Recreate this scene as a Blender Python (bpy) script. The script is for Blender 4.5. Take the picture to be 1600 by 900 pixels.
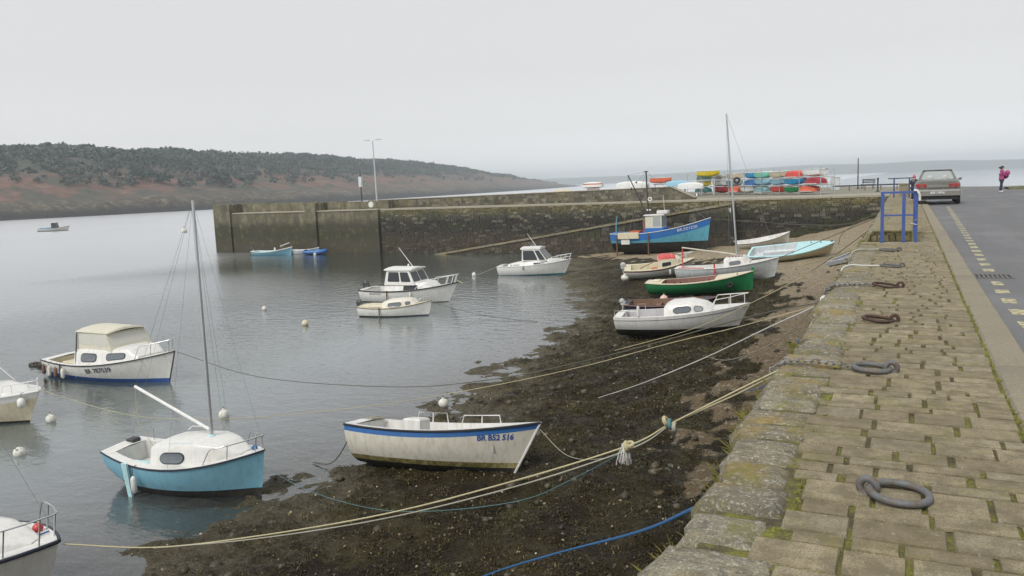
import bpy, math, random
import numpy as np
from mathutils import Vector, Matrix

for o in list(bpy.data.objects):
    bpy.data.objects.remove(o)
scene = bpy.context.scene
COL = scene.collection
random.seed(7)
RNG = np.random.default_rng(11)

# ------------------------------------------------------------------ camera
YAW, PITCH, ROLL = math.radians(26.304), math.radians(7.255), math.radians(2.3)
fw = Vector((-math.sin(YAW) * math.cos(PITCH), math.cos(YAW) * math.cos(PITCH), -math.sin(PITCH)))
r0 = Vector((math.cos(YAW), math.sin(YAW), 0))
u0 = r0.cross(fw)
rt = r0 * math.cos(ROLL) - u0 * math.sin(ROLL)
up = r0 * math.sin(ROLL) + u0 * math.cos(ROLL)
cd = bpy.data.cameras.new('camera')
cd.sensor_width = 36
cd.lens = 36 * 1250 / 1600
cd.clip_start = 0.05
cd.clip_end = 12000
cam = bpy.data.objects.new('camera', cd)
COL.objects.link(cam)
cam.matrix_world = Matrix(((rt.x, up.x, -fw.x, 0), (rt.y, up.y, -fw.y, 0), (rt.z, up.z, -fw.z, 1.6), (0, 0, 0, 1)))
scene.camera = cam

# ------------------------------------------------------------------ overcast sky and soft sun
SUN_EL, SUN_AZ = math.radians(50), math.radians(190)
world = bpy.data.worlds.new('World')
scene.world = world
world.use_nodes = True
nt = world.node_tree
bg = nt.nodes['Background']
sky = nt.nodes.new('ShaderNodeTexSky')
sky.sky_type = 'NISHITA'
sky.sun_disc = False
sky.sun_elevation = SUN_EL
sky.sun_rotation = SUN_AZ
sky.dust_density = 4
skm = nt.nodes.new('ShaderNodeMix')
skm.data_type = 'RGBA'
skm.inputs[0].default_value = 0.93          # cloud cover
tcw = nt.nodes.new('ShaderNodeTexCoord')
nzw = nt.nodes.new('ShaderNodeTexNoise')
nzw.inputs['Scale'].default_value = 1.6
nzw.inputs['Detail'].default_value = 4
crw = nt.nodes.new('ShaderNodeValToRGB')
crw.color_ramp.elements[0].position = 0.3
crw.color_ramp.elements[0].color = (9.3, 9.33, 9.38, 1)
crw.color_ramp.elements[1].position = 0.7
crw.color_ramp.elements[1].color = (9.62, 9.61, 9.6, 1)
nt.links.new(tcw.outputs['Generated'], nzw.inputs['Vector'])
nt.links.new(nzw.outputs['Fac'], crw.inputs['Fac'])
nt.links.new(sky.outputs['Color'], skm.inputs[6])
nt.links.new(crw.outputs['Color'], skm.inputs[7])
# horizon brightening added to the sky to offset dimming by the haze volume
sxw = nt.nodes.new('ShaderNodeSeparateXYZ')
hrw = nt.nodes.new('ShaderNodeValToRGB')
for q, (p_, c_) in enumerate(((0, .80), (.03, .69), (.07, .58), (.14, .52), (.28, .503))):
    e_ = hrw.color_ramp.elements[q] if q < 2 else hrw.color_ramp.elements.new(p_)
    e_.position = p_
    e_.color = (c_, c_, c_, 1)
mlw = nt.nodes.new('ShaderNodeMix')
mlw.data_type = 'RGBA'
mlw.blend_type = 'MULTIPLY'
mlw.inputs[0].default_value = 1
scw = nt.nodes.new('ShaderNodeVectorMath')
scw.operation = 'SCALE'
scw.inputs['Scale'].default_value = 2
nt.links.new(tcw.outputs['Generated'], sxw.inputs[0])
nt.links.new(sxw.outputs['Z'], hrw.inputs['Fac'])
nt.links.new(skm.outputs[2], mlw.inputs[6])
nt.links.new(hrw.outputs['Color'], mlw.inputs[7])
nt.links.new(mlw.outputs[2], scw.inputs[0])
nt.links.new(scw.outputs['Vector'], bg.inputs['Color'])
bg.inputs['Strength'].default_value = 0.05
sd = bpy.data.lights.new('sun', 'SUN')
sd.energy = 1.5
sd.angle = math.radians(20)
sd.color = (1, 0.97, 0.92)
sun = bpy.data.objects.new('sun', sd)
COL.objects.link(sun)
# direction the light comes from (Nishita rotation is measured clockwise from +Y)
sv = Vector((math.sin(SUN_AZ) * math.cos(SUN_EL), math.cos(SUN_AZ) * math.cos(SUN_EL), math.sin(SUN_EL)))
sun.rotation_euler = sv.to_track_quat('Z', 'Y').to_euler()
sun.location = sv * 60
vs = scene.view_settings
vs.view_transform = 'Standard'
vs.look = 'None'
vs.exposure = 0.72
vs.gamma = 1
scene.cycles.max_bounces = 6
scene.cycles.transparent_max_bounces = 8
scene.cycles.volume_bounces = 4

ZW = -3.95      # low water

# ------------------------------------------------------------------ helpers
def tag(o, label=None, cat=None, group=None, kind=None):
    if label: o['label'] = label
    if cat: o['category'] = cat
    if group: o['group'] = group
    if kind: o['kind'] = kind
    return o

def empty(name, loc=(0, 0, 0), rot=(0, 0, 0), label=None, cat=None, group=None):
    o = bpy.data.objects.new(name, None)
    o.empty_display_size = 0.2
    COL.objects.link(o)
    o.location = loc
    o.rotation_euler = rot
    return tag(o, label, cat, group)

def link(name, me, parent=None, loc=None):
    o = bpy.data.objects.new(name, me)
    COL.objects.link(o)
    if parent: o.parent = parent
    if loc: o.location = loc
    return o

class MB:
    """collects shapes and builds them as one mesh object"""
    def __init__(s): s.v, s.f = [], []
    def add(s, vs, fs):
        n = len(s.v)
        s.v += [tuple(p) for p in vs]
        s.f += [tuple(i + n for i in f) for f in fs]
        return s
    def box(s, x0, x1, y0, y1, z0, z1, ch=0.0, j=0.0):
        R = (lambda: random.uniform(-j, j)) if j else (lambda: 0)
        if ch <= 0:
            p = [(x + R(), y + R(), z + R()) for z in (z0, z1) for y in (y0, y1) for x in (x0, x1)]
            return s.add(p, [(0, 2, 3, 1), (4, 5, 7, 6), (0, 1, 5, 4), (2, 6, 7, 3), (0, 4, 6, 2), (1, 3, 7, 5)])
        a = [(x0, y0), (x1, y0), (x1, y1), (x0, y1)]
        b = [(x0 + ch, y0 + ch), (x1 - ch, y0 + ch), (x1 - ch, y1 - ch), (x0 + ch, y1 - ch)]
        p = [(x + R(), y + R(), z0) for x, y in a] + [(x + R(), y + R(), z1 - ch) for x, y in a] + [(x + R(), y + R(), z1 + R() * .5) for x, y in b]
        f = [(3, 2, 1, 0), (8, 9, 10, 11)]
        for i in range(4):
            k = (i + 1) % 4
            f += [(i, k, k + 4, i + 4), (i + 4, k + 4, k + 8, i + 8)]
        return s.add(p, f)
    def tube(s, pts, r, n=6, caps=True):
        pts = [Vector(p) for p in pts]
        rs = r if isinstance(r, (list, tuple)) else [r] * len(pts)
        vs, fs = [], []
        prev = None
        for i, p in enumerate(pts):
            d = (pts[min(i + 1, len(pts) - 1)] - pts[max(i - 1, 0)])
            if d.length < 1e-9: d = Vector((0, 0, 1))
            d.normalize()
            ref = prev if prev is not None else (Vector((0, 0, 1)) if abs(d.z) < .9 else Vector((1, 0, 0)))
            a = d.cross(ref)
            if a.length < 1e-6: a = d.orthogonal()
            a.normalize()
            b = d.cross(a)
            prev = -b if False else ref
            for k in range(n):
                t = 2 * math.pi * k / n
                vs.append(p + (a * math.cos(t) + b * math.sin(t)) * rs[i])
        for i in range(len(pts) - 1):
            for k in range(n):
                k2 = (k + 1) % n
                fs.append((i * n + k, i * n + k2, (i + 1) * n + k2, (i + 1) * n + k))
        if caps:
            fs.append(tuple(range(n))[::-1])
            fs.append(tuple((len(pts) - 1) * n + k for k in range(n)))
        return s.add(vs, fs)
    def lathe(s, prof, n=14, c=(0, 0, 0), axis='z'):
        vs, fs = [], []
        for r, z in prof:
            for k in range(n):
                t = 2 * math.pi * k / n
                q = (r * math.cos(t), r * math.sin(t), z)
                if axis == 'x': q = (q[2], q[0], q[1])
                if axis == 'y': q = (q[0], q[2], q[1])
                vs.append((q[0] + c[0], q[1] + c[1], q[2] + c[2]))
        for i in range(len(prof) - 1):
            for k in range(n):
                k2 = (k + 1) % n
                fs.append((i * n + k, i * n + k2, (i + 1) * n + k2, (i + 1) * n + k))
        fs.append(tuple(range(n))[::-1])
        fs.append(tuple((len(prof) - 1) * n + k for k in range(n)))
        return s.add(vs, fs)
    def ball(s, c, rx, ry=None, rz=None, n=10, m=6, j=0):
        ry = rx if ry is None else ry
        rz = rx if rz is None else rz
        vs, fs = [], []
        for i in range(m + 1):
            a = math.pi * i / m
            for k in range(n):
                t = 2 * math.pi * k / n
                q = 1 + random.uniform(-j, j)
                vs.append((c[0] + rx * q * math.sin(a) * math.cos(t), c[1] + ry * q * math.sin(a) * math.sin(t), c[2] - rz * q * math.cos(a)))
        for i in range(m):
            for k in range(n):
                k2 = (k + 1) % n
                fs.append((i * n + k, i * n + k2, (i + 1) * n + k2, (i + 1) * n + k))
        return s.add(vs, fs)
    def torus(s, c, R, r, n=20, m=8, M=None):
        vs, fs = [], []
        M = M or Matrix.Identity(3)
        for i in range(n):
            a = 2 * math.pi * i / n
            for k in range(m):
                b = 2 * math.pi * k / m
                vs.append(Vector(c) + M @ Vector(((R + r * math.cos(b)) * math.cos(a), (R + r * math.cos(b)) * math.sin(a), r * math.sin(b))))
        for i in range(n):
            for k in range(m):
                i2, k2 = (i + 1) % n, (k + 1) % m
                fs.append((i * m + k, i2 * m + k, i2 * m + k2, i * m + k2))
        return s.add(vs, fs)
    def prism(s, poly, z0, z1):
        n = len(poly)
        return s.add([(x, y, z0) for x, y in poly] + [(x, y, z1) for x, y in poly],
                     [tuple(range(n))[::-1], tuple(range(n, 2 * n))] + [(i, (i + 1) % n, (i + 1) % n + n, i + n) for i in range(n)])
    def hexa(s, b, t):
        """solid from 4 bottom and 4 top corners, both counter-clockwise"""
        return s.add(list(b) + list(t), [(3, 2, 1, 0), (4, 5, 6, 7)] + [(i, (i + 1) % 4, (i + 1) % 4 + 4, i + 4) for i in range(4)])
    def mesh(s, name, mat=None, smooth=None):
        me = bpy.data.meshes.new(name)
        me.from_pydata(s.v, [], s.f)
        if mat: me.materials.append(mat)
        me.validate()
        if smooth is not None:
            me.shade_smooth()
            me.set_sharp_from_angle(angle=math.radians(smooth))
        return me
    def build(s, name, mat, parent=None, smooth=35, loc=None):
        return link(name, s.mesh(name, mat, smooth), parent, loc)

def np_mesh(name, V, F, mat, smooth=False):
    """fast mesh from arrays, F is (n,3) or (n,4)"""
    me = bpy.data.meshes.new(name)
    k = F.shape[1]
    me.vertices.add(len(V))
    me.vertices.foreach_set('co', np.asarray(V, np.float32).ravel())
    me.loops.add(F.size)
    me.loops.foreach_set('vertex_index', np.asarray(F, np.int32).ravel())
    me.polygons.add(len(F))
    me.polygons.foreach_set('loop_start', np.arange(0, F.size, k, dtype=np.int32))
    me.polygons.foreach_set('loop_total', np.full(len(F), k, np.int32))
    if smooth: me.polygons.foreach_set('use_smooth', np.ones(len(F), bool))
    me.materials.append(mat)
    me.update(calc_edges=True)
    return me

def attr(me, name, vals):
    a = me.attributes.new(name, 'FLOAT', 'POINT')
    a.data.foreach_set('value', np.asarray(vals, np.float32).ravel())

_tab = RNG.random((256, 256))
def vnoise(x, y):
    x = np.asarray(x, float); y = np.asarray(y, float)
    xi, yi = np.floor(x).astype(int), np.floor(y).astype(int)
    fx, fy = x - xi, y - yi
    fx, fy = fx * fx * (3 - 2 * fx), fy * fy * (3 - 2 * fy)
    g = lambda a, b: _tab[a % 256, b % 256]
    return (g(xi, yi) * (1 - fx) + g(xi + 1, yi) * fx) * (1 - fy) + (g(xi, yi + 1) * (1 - fx) + g(xi + 1, yi + 1) * fx) * fy
def fbm(x, y, o=4):
    s, a, t = 0, 1, 0
    for i in range(o):
        s = s + a * vnoise(x * 2 ** i + 13.7 * i, y * 2 ** i + 7.1 * i); t += a; a *= .5
    return s / t
def sstep(a, b, x):
    t = np.clip((np.asarray(x, float) - a) / (b - a), 0, 1)
    return t * t * (3 - 2 * t)

# ------------------------------------------------------------------ materials
class NT:
    def __init__(s, name):
        s.m = bpy.data.materials.new(name)
        s.m.use_nodes = True
        s.t = s.m.node_tree
        s.b = s.t.nodes['Principled BSDF']
        s.out = s.t.nodes['Material Output']
        s._v = None
    def n(s, typ, **kw):
        o = s.t.nodes.new('ShaderNode' + typ)
        for k, v in kw.items():
            if hasattr(o, k): setattr(o, k, v)
        return o
    def l(s, a, b): s.t.links.new(a, b)
    def vec(s, world=True, scale=None, rot=None):
        if world: o = s.n('NewGeometry').outputs['Position']
        else: o = s.n('TexCoord').outputs['Object']
        if scale or rot:
            mp = s.n('Mapping')
            if scale: mp.inputs['Scale'].default_value = scale
            if rot: mp.inputs['Rotation'].default_value = rot
            s.l(o, mp.inputs['Vector'])
            o = mp.outputs['Vector']
        return o
    def noise(s, v, scale, detail=4, rough=.55):
        o = s.n('TexNoise')
        o.inputs['Scale'].default_value = scale
        o.inputs['Detail'].default_value = detail
        o.inputs['Roughness'].default_value = rough
        s.l(v, o.inputs['Vector'])
        return o.outputs['Fac']
    def ramp(s, fac, stops, interp='LINEAR'):
        o = s.n('ValToRGB')
        cr = o.color_ramp
        cr.interpolation = interp
        while len(cr.elements) < len(stops): cr.elements.new(.5)
        for e, (p, c) in zip(cr.elements, stops):
            e.position = p
            e.color = (c[0], c[1], c[2], 1) if isinstance(c, (tuple, list)) else (c, c, c, 1)
        s.l(fac, o.inputs['Fac'])
        return o.outputs['Color']
    def mix(s, fac, a, b, typ='MIX'):
        o = s.n('Mix')
        o.data_type = 'RGBA'
        o.blend_type = typ
        for val, i in ((fac, 0), (a, 6), (b, 7)):
            if hasattr(val, 'links'): s.l(val, o.inputs[i])
            elif i == 0: o.inputs[0].default_value = val
            else: o.inputs[i].default_value = (val[0], val[1], val[2], 1)
        return o.outputs[2]
    def math(s, op, a, b=0.0):
        o = s.n('Math')
        o.operation = op
        for i, val in enumerate((a, b)):
            if hasattr(val, 'links'): s.l(val, o.inputs[i])
            else: o.inputs[i].default_value = val
        return o.outputs[0]
    def sep(s, v):
        o = s.n('SeparateXYZ')
        s.l(v, o.inputs[0])
        return o.outputs
    def attr(s, name):
        o = s.n('Attribute')
        o.attribute_name = name
        return o.outputs['Fac']
    def bump(s, h, strength=.3, dist=.02):
        o = s.n('Bump')
        o.inputs['Strength'].default_value = strength
        o.inputs['Distance'].default_value = dist
        s.l(h, o.inputs['Height'])
        s.l(o.outputs['Normal'], s.b.inputs['Normal'])
        return o
    def col(s, c):
        if hasattr(c, 'links'): s.l(c, s.b.inputs['Base Color'])
        else: s.b.inputs['Base Color'].default_value = (c[0], c[1], c[2], 1)
    def rough(s, r):
        if hasattr(r, 'links'): s.l(r, s.b.inputs['Roughness'])
        else: s.b.inputs['Roughness'].default_value = r
        return s

def mul(c, k): return tuple(min(1, x * k) for x in c)

def paint(name, c, rough=.35, dirt=(.22, .19, .12), amount=.35, scale=3.0, var=.12, metal=0.0, bump=0.0):
    """painted or moulded surface with grime in patches and streaks"""
    t = NT(name)
    v = t.vec(False)
    n1 = t.noise(v, scale, 5, .6)
    base = t.mix(n1, mul(c, 1 - var), mul(c, 1 + var * .6))
    n2 = t.noise(t.vec(False, (1.5, 1.5, .35)), scale * 2.2, 6, .7)
    m = t.ramp(n2, [(.46, 0), (.74, min(.85, amount * 1.35))])
    c1 = t.mix(m, base, dirt)
    n3 = t.noise(t.vec(False, (5, 5, .25)), scale * 2.6, 5, .75)
    c1 = t.mix(t.ramp(n3, [(.58, 0), (.72, amount * .8)]), c1, mul(dirt, .75))
    t.col(c1)
    t.rough(t.ramp(n1, [(.3, rough * .8), (.8, min(1, rough * 1.5))]))
    t.b.inputs['Metallic'].default_value = metal
    if bump: t.bump(t.noise(v, 40, 3), bump, .004)
    return t.m

def plain(name, c, rough=.6, metal=0.0, var=.18, scale=8.0):
    t = NT(name)
    n1 = t.noise(t.vec(False), scale, 4)
    t.col(t.mix(n1, mul(c, 1 - var), mul(c, 1 + var)))
    t.rough(rough)
    t.b.inputs['Metallic'].default_value = metal
    return t.m

def glass(name, c=(.03, .035, .04), rough=.06):
    t = NT(name)
    t.col(c)
    t.rough(rough)
    t.b.inputs['IOR'].default_value = 1.5
    return t.m

MAT = {}
def mk(key, fn, *a, **k): MAT[key] = fn(key, *a, **k)
mk('gelcoat', paint, (.68, .68, .655), .3, (.36, .33, .24), .3)
mk('cream', paint, (.62, .57, .42), .4, (.3, .24, .14), .4)
mk('white_paint', paint, (.66, .66, .64), .45, (.3, .27, .2), .4)
mk('grey_white', paint, (.58, .62, .64), .4, (.25, .24, .2), .4)
mk('canvas', paint, (.58, .56, .46), .85, (.36, .34, .26), .4)
mk('blue_bottom', paint, (.02, .09, .34), .6, (.05, .06, .06), .5)
mk('blue_stripe', paint, (.035, .15, .42), .4, (.1, .12, .14), .4)
mk('sky_blue', paint, (.19, .42, .545), .4, (.12, .2, .2), .35)
mk('trawler_blue', paint, (.02, .16, .5), .5, (.06, .1, .16), .5)
mk('trawler_light', paint, (.10, .38, .52), .5, (.1, .14, .12), .55)
mk('pale_blue', paint, (.42, .68, .72), .5, (.3, .3, .22), .4)
mk('green_paint', paint, (.015, .21, .075), .4, (.03, .06, .03), .5)
mk('red_paint', paint, (.55, .06, .06), .45, (.25, .1, .08), .4)
mk('maroon', paint, (.2, .02, .035), .45)
mk('black_bottom', paint, (.018, .018, .018), .75, (.06, .055, .04), .7)
mk('navy', paint, (.02, .025, .045), .5, (.05, .05, .05), .4)
mk('teal_bottom', paint, (.03, .2, .24), .6, (.05, .06, .05), .5)
mk('brown_wood', paint, (.16, .085, .05), .6, (.06, .04, .03), .5)
mk('red_brown', paint, (.2, .09, .075), .6)
mk('varnish', paint, (.42, .28, .13), .45, (.2, .12, .06), .4)
mk('rubber', plain, (.025, .025, .027), .7)
mk('dark_metal', plain, (.05, .052, .056), .5, .3)
mk('steel', plain, (.62, .63, .63), .28, .85, .08)
mk('alu', plain, (.55, .57, .58), .38, .7, .1)
mk('white_tube', plain, (.72, .72, .7), .35)
mk('motor', paint, (.03, .035, .045), .35)
mk('motor_grey', paint, (.42, .43, .43), .4)
mk('fender', paint, (.7, .69, .66), .5, (.2, .16, .1), .5)
mk('orange', plain, (.5, .1, .03), .6)
mk('buoy', paint, (.7, .69, .64), .55, (.2, .18, .1), .65, 6.0)
mk('pink_buoy', paint, (.7, .5, .42), .55)
mk('grey_buoy', paint, (.2, .22, .26), .55)
mk('letter_dark', plain, (.03, .035, .06), .5)
mk('letter_blue', plain, (.02, .08, .32), .5)
mk('letter_white', plain, (.75, .75, .72), .5)
mk('letter_pale', plain, (.35, .6, .68), .5)
mk('window', glass)
mk('window_grey', glass, (.14, .16, .18), .12)
mk('window_canvas', glass, (.50, .50, .45), .25)
mk('window_light', glass, (.3, .33, .33), .15)
mk('rope_yellow', plain, (.40, .36, .22), .9, 0, .3, 60)
mk('rope_grey', plain, (.32, .31, .25), .9, 0, .3, 60)
mk('rope_blue', plain, (.03, .12, .28), .8, 0, .25, 60)
mk('rope_teal', plain, (.08, .18, .19), .85, 0, .25, 60)
mk('rope_white', plain, (.58, .58, .54), .85, 0, .2, 60)
mk('rope_dark', plain, (.1, .095, .075), .9, 0, .3, 60)
mk('rail_blue', paint, (.035, .085, .30), .45, (.12, .1, .08), .4, 5.0)
mk('rail_navy', paint, (.03, .05, .13), .5)
mk('tail_red', paint, (.28, .02, .025), .25)
mk('cream_white', paint, (.66, .64, .56), .4, (.36, .3, .18), .4)
mk('wire', plain, (.22, .22, .22), .5, .3)
def slime_mat():
    t = NT('algae_band')
    v = t.vec(False)
    n = t.noise(t.vec(False, (1, 1, .6)), 7, 6, .7)
    t.col(t.ramp(n, [(.3, (.05, .06, .015)), (.5, (.2, .17, .05)), (.72, (.5, .42, .24))]))
    t.rough(.7)
    return t.m
MAT['algae'] = slime_mat()
def iron(name, c, rust):
    t = NT(name)
    v = t.vec(True)
    n = t.noise(v, 24, 6, .65)
    t.col(t.mix(t.ramp(n, [(.42, 0), (.66, 1)]), c, rust))
    t.rough(.7)
    t.b.inputs['Metallic'].default_value = .35
    t.bump(t.noise(v, 90, 4), .5, .004)
    return t.m
MAT['ring_grey'] = iron('ring_grey', (.15, .165, .175), (.15, .105, .07))
MAT['ring_rust'] = iron('ring_rust', (.06, .04, .034), (.115, .062, .042))
MAT['chain'] = iron('chain', (.28, .29, .29), (.16, .12, .09))
# ================================================================== SETTING
# ------------------------------------------------------------------ harbour bed / beach
CP = [(-10.5,7.5,ZW),(-10.7,9.1,ZW),(-10.4,11,ZW),(-10.1,13,ZW),(-10.1,14.8,ZW),(-10.4,16.9,ZW),(-11,19.4,ZW),(-11,22,ZW),(-11.3,25,ZW),(-12.8,32.5,ZW),(-17.5,42.2,ZW),(-22.5,54,ZW),(-22,60.5,ZW),(-10.6,3,ZW),(-10.6,-4,ZW),
(-1,-5,-3.35),(-1,0,-3.35),(-1,5,-3.3),(-1,10,-3.3),(-1,20,-3.2),(-1,30,-2.95),(-1,38,-2.6),(-1,45,-2.15),(-1,60,-1.4),(-18.6,60.5,-3.73),(-7.6,60.5,-2.91),(-3.4,60.5,-2.05),(-1.7,60.5,-1.5),
(-25,5,-5),(-25,20,-5),(-27,35,-5),(-35,48,-5),(-38,60,-4.8),(-60,0,-6.5),(-60,30,-6.5),(-62,60,-6.2),(-16,-4,-4.35),(-16,14,-4.35)]
CA = np.array(CP, float)
def tps(r): return np.where(r > 1e-9, r * r * np.log(np.maximum(r, 1e-9)), 0)
_n = len(CA)
_M = np.block([[tps(np.linalg.norm(CA[:, None, :2] - CA[None, :, :2], axis=2)) + np.eye(_n) * .5, np.c_[np.ones(_n), CA[:, :2]]],
               [np.c_[np.ones(_n), CA[:, :2]].T, np.zeros((3, 3))]])
_W = np.linalg.solve(_M, np.r_[CA[:, 2], 0, 0, 0])
def bz(x, y):
    x = np.asarray(x, float); y = np.asarray(y, float)
    r = np.hypot(x[..., None] - CA[:, 0], y[..., None] - CA[:, 1])
    return tps(r) @ _W[:_n] + _W[_n] + _W[_n + 1] * x + _W[_n + 2] * y
def bump_h(x, y):
    near = sstep(40, 15, y)
    return (fbm(x * 1.3, y * 1.3, 3) - .5) * .24 + np.maximum(fbm(x * 2.7 + 5, y * 2.2, 2) - .52, 0) * .15 * near + (fbm(x * 5, y * 5, 3) - .5) * .13 * (.4 + .6 * near)
def weed_cover(x, y):
    """0 sand .. 1 thick bladder wrack"""
    sand = sstep(30, 42, y + x * .9) * 1.25 + sstep(-7.8, -2.9, x) * sstep(8.0, 16, y) * 1.08
    n = fbm(x * .55 + 4, y * .42, 4) * .55 + fbm(x * 2.6, y * 1.6 + 9, 4) * .6
    return sstep(-.12, .16, n * 1.35 + .12 - sand)
def beach_z(x, y): return bz(x, y) + bump_h(x, y)

def grid_mesh(name, xs, ys, zf, mat, smooth=True):
    X, Y = np.meshgrid(xs, ys)
    V = np.c_[X.ravel(), Y.ravel(), zf(X, Y).ravel()]
    nx = len(xs)
    i = (np.arange(len(ys) - 1)[:, None] * nx + np.arange(nx - 1)[None, :]).ravel()
    F = np.c_[i, i + 1, i + nx + 1, i + nx]
    return np_mesh(name, V, F, mat, smooth), X.ravel(), Y.ravel()

def beach_mat():
    t = NT('beach_shingle_and_weed')
    v = t.vec()
    w = t.attr('weed')
    fine = t.noise(v, 26, 6, .7)
    mid = t.noise(v, 5, 5, .6)
    sand = t.mix(mid, (.42, .34, .215), (.64, .545, .385))
    sand = t.mix(t.ramp(t.math('MULTIPLY', t.sep(v)[1], .02), [(.45, .9), (.8, 0)]), sand, (.225, .165, .092))
    sand = t.mix(t.ramp(fine, [(.40, 0), (.58, .85)]), sand, (.10, .075, .045))
    peb = t.n('TexVoronoi')
    peb.inputs['Scale'].default_value = 14
    t.l(v, peb.inputs['Vector'])
    stone = t.ramp(t.sep(peb.outputs['Color'])[0], [(.86, 0), (.9, 1)])
    sand = t.mix(t.math('MULTIPLY', stone, .5), sand, (.45, .4, .32))
    weed = t.ramp(t.noise(v, 38, 6, .75), [(.36, (.006, .0045, .003)), (.5, (.02, .015, .008)), (.64, (.065, .05, .024)), (.78, (.15, .125, .065))])
    ol = t.ramp(t.noise(v, .9, 4, .6), [(.42, 0), (.66, .7)])
    weed = t.mix(t.math('MULTIPLY', ol, t.ramp(fine, [(.4, .3), (.6, 1)])), weed, (.11, .095, .035))
    edge = t.ramp(t.math('ADD', t.math('MULTIPLY', t.math('ADD', t.sep(v)[2], 3.95), 2.2), t.math('MULTIPLY', t.math('SUBTRACT', mid, .5), .9)), [(.05, .8), (.42, 0)])
    shing = t.ramp(t.noise(v, 30, 5, .75), [(.35, (.05, .045, .028)), (.5, (.13, .115, .075)), (.66, (.26, .235, .17))])
    weed = t.mix(edge, weed, shing)
    mud = t.ramp(t.noise(v, 1.6, 4, .6), [(.56, 0), (.7, .6)])
    weed = t.mix(t.math('MULTIPLY', mud, stone), weed, (.4, .38, .32))
    wf = t.ramp(t.math('ADD', w, t.math('MULTIPLY', t.math('SUBTRACT', fine, .5), .9)), [(.35, 0), (.6, 1)])
    t.col(t.mix(wf, sand, weed))
    wet = t.ramp(t.noise(v, 1.3, 4, .6), [(.58, 0), (.66, 1)])
    t.rough(t.mix(wet, t.ramp(t.noise(v, 9, 4), [(.35, .4), (.65, .9)]), (.28, .28, .28)))
    t.b.inputs['Specular IOR Level'].default_value = .18
    t.bump(t.math('ADD', fine, t.noise(v, 90, 4, .7)), .9, .06)
    return t.m
xs = np.r_[np.arange(-60, -26, 1.5), np.arange(-26, -13, .3), np.arange(-13, -.75, .09)]
ys = np.r_[np.arange(-8, 3, 1.), np.arange(3, 20, .11), np.arange(20, 40, .2), np.arange(40, 61.2, .35)]
bme, bx, by = grid_mesh('beach', xs, ys, beach_z, beach_mat())
attr(bme, 'weed', weed_cover(bx, by))
tag(link('beach', bme), kind='structure')

# ------------------------------------------------------------------ water
def water_mat():
    t = NT('harbour_water')
    for l in list(t.t.links):
        t.t.links.remove(l)
    t.t.nodes.remove(t.b)
    v = t.vec()
    # calm patches and catspaws
    calm = t.ramp(t.noise(t.vec(True, (.035, .06, 1)), 1.0, 3, .55), [(.42, .12), (.62, 1)])
    w1 = t.noise(t.vec(True, (1.0, 1.7, 1), (0, 0, .35)), 1.5, 4, .55)
    w2 = t.noise(t.vec(True, (1.0, 2.4, 1), (0, 0, .2)), 5.5, 3, .5)
    h = t.math('ADD', t.math('MULTIPLY', w1, .9), t.math('MULTIPLY', t.math('MULTIPLY', w2, .30), calm))
    bp = t.n('Bump')
    bp.inputs['Strength'].default_value = .20
    bp.inputs['Distance'].default_value = .16
    t.l(h, bp.inputs['Height'])
    fr = t.n('Fresnel')
    fr.inputs['IOR'].default_value = 1.45
    t.l(bp.outputs['Normal'], fr.inputs['Normal'])
    gl = t.n('BsdfGlossy')
    xw, yw = t.sep(v)[0], t.sep(v)[1]
    lee = t.ramp(t.math('MULTIPLY', yw, .01), [(.34, 1), (.50, .12)])
    a_ = t.math('MULTIPLY', t.ramp(t.math('MULTIPLY', xw, -.01), [(.23, 0), (.42, 1)]), lee)
    b_ = t.ramp(t.math('MULTIPLY', xw, -.01), [(.43, 0), (.58, 1)])
    wind = t.math('MAXIMUM', a_, b_)
    open_w = t.ramp(wind, [(0, .02), (1, .30)])
    t.l(open_w, gl.inputs['Roughness'])
    gl.inputs['Color'].default_value = (.97, .98, 1, 1)
    t.l(bp.outputs['Normal'], gl.inputs['Normal'])
    di = t.n('BsdfDiffuse')
    t.l(t.ramp(t.math('MULTIPLY', t.attr('depth'), .5), [(.12, (.20, .228, .235)), (.25, (.15, .178, .18)), (.33, (.085, .105, .098)), (.5, (.035, .048, .041))]), di.inputs['Color'])
    tr = t.n('BsdfTransparent')
    tr.inputs['Color'].default_value = (.86, .9, .86, 1)
    turb = t.ramp(t.attr('depth'), [(0, .06), (.16, .3), (.6, .96)])
    m1 = t.n('MixShader')
    t.l(turb, m1.inputs[0]); t.l(tr.outputs[0], m1.inputs[1]); t.l(di.outputs[0], m1.inputs[2])
    m2 = t.n('MixShader')
    t.l(t.math('MINIMUM', t.math('ADD', t.math('MULTIPLY', fr.outputs[0], 1.14), .05), 1.0), m2.inputs[0]); t.l(m1.outputs[0], m2.inputs[1]); t.l(gl.outputs[0], m2.inputs[2])
    t.l(m2.outputs[0], t.out.inputs['Surface'])
    return t.m
wx = np.r_[-3800, -1500, -600, -250, -120, np.arange(-62, -26, 3.), np.arange(-26, -3, .4), -1, 60, 400, 1500, 3800]
wy = np.r_[-1000, -300, -60, -20, np.arange(-8, 61, .6), 61.5, 70, 120, 300, 800, 1800, 3950]
def wdep(x, y):
    inside = (x > -62) & (x < 0) & (y > -9) & (y < 62)
    return np.where(inside, np.clip(ZW - bz(x, y), -.1, 2), 2)
wme, wxx, wyy = grid_mesh('water', wx, wy, lambda x, y: np.full(x.shape, ZW), water_mat())
attr(wme, 'depth', wdep(wxx, wyy))
tag(link('water', wme), kind='structure')

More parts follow.
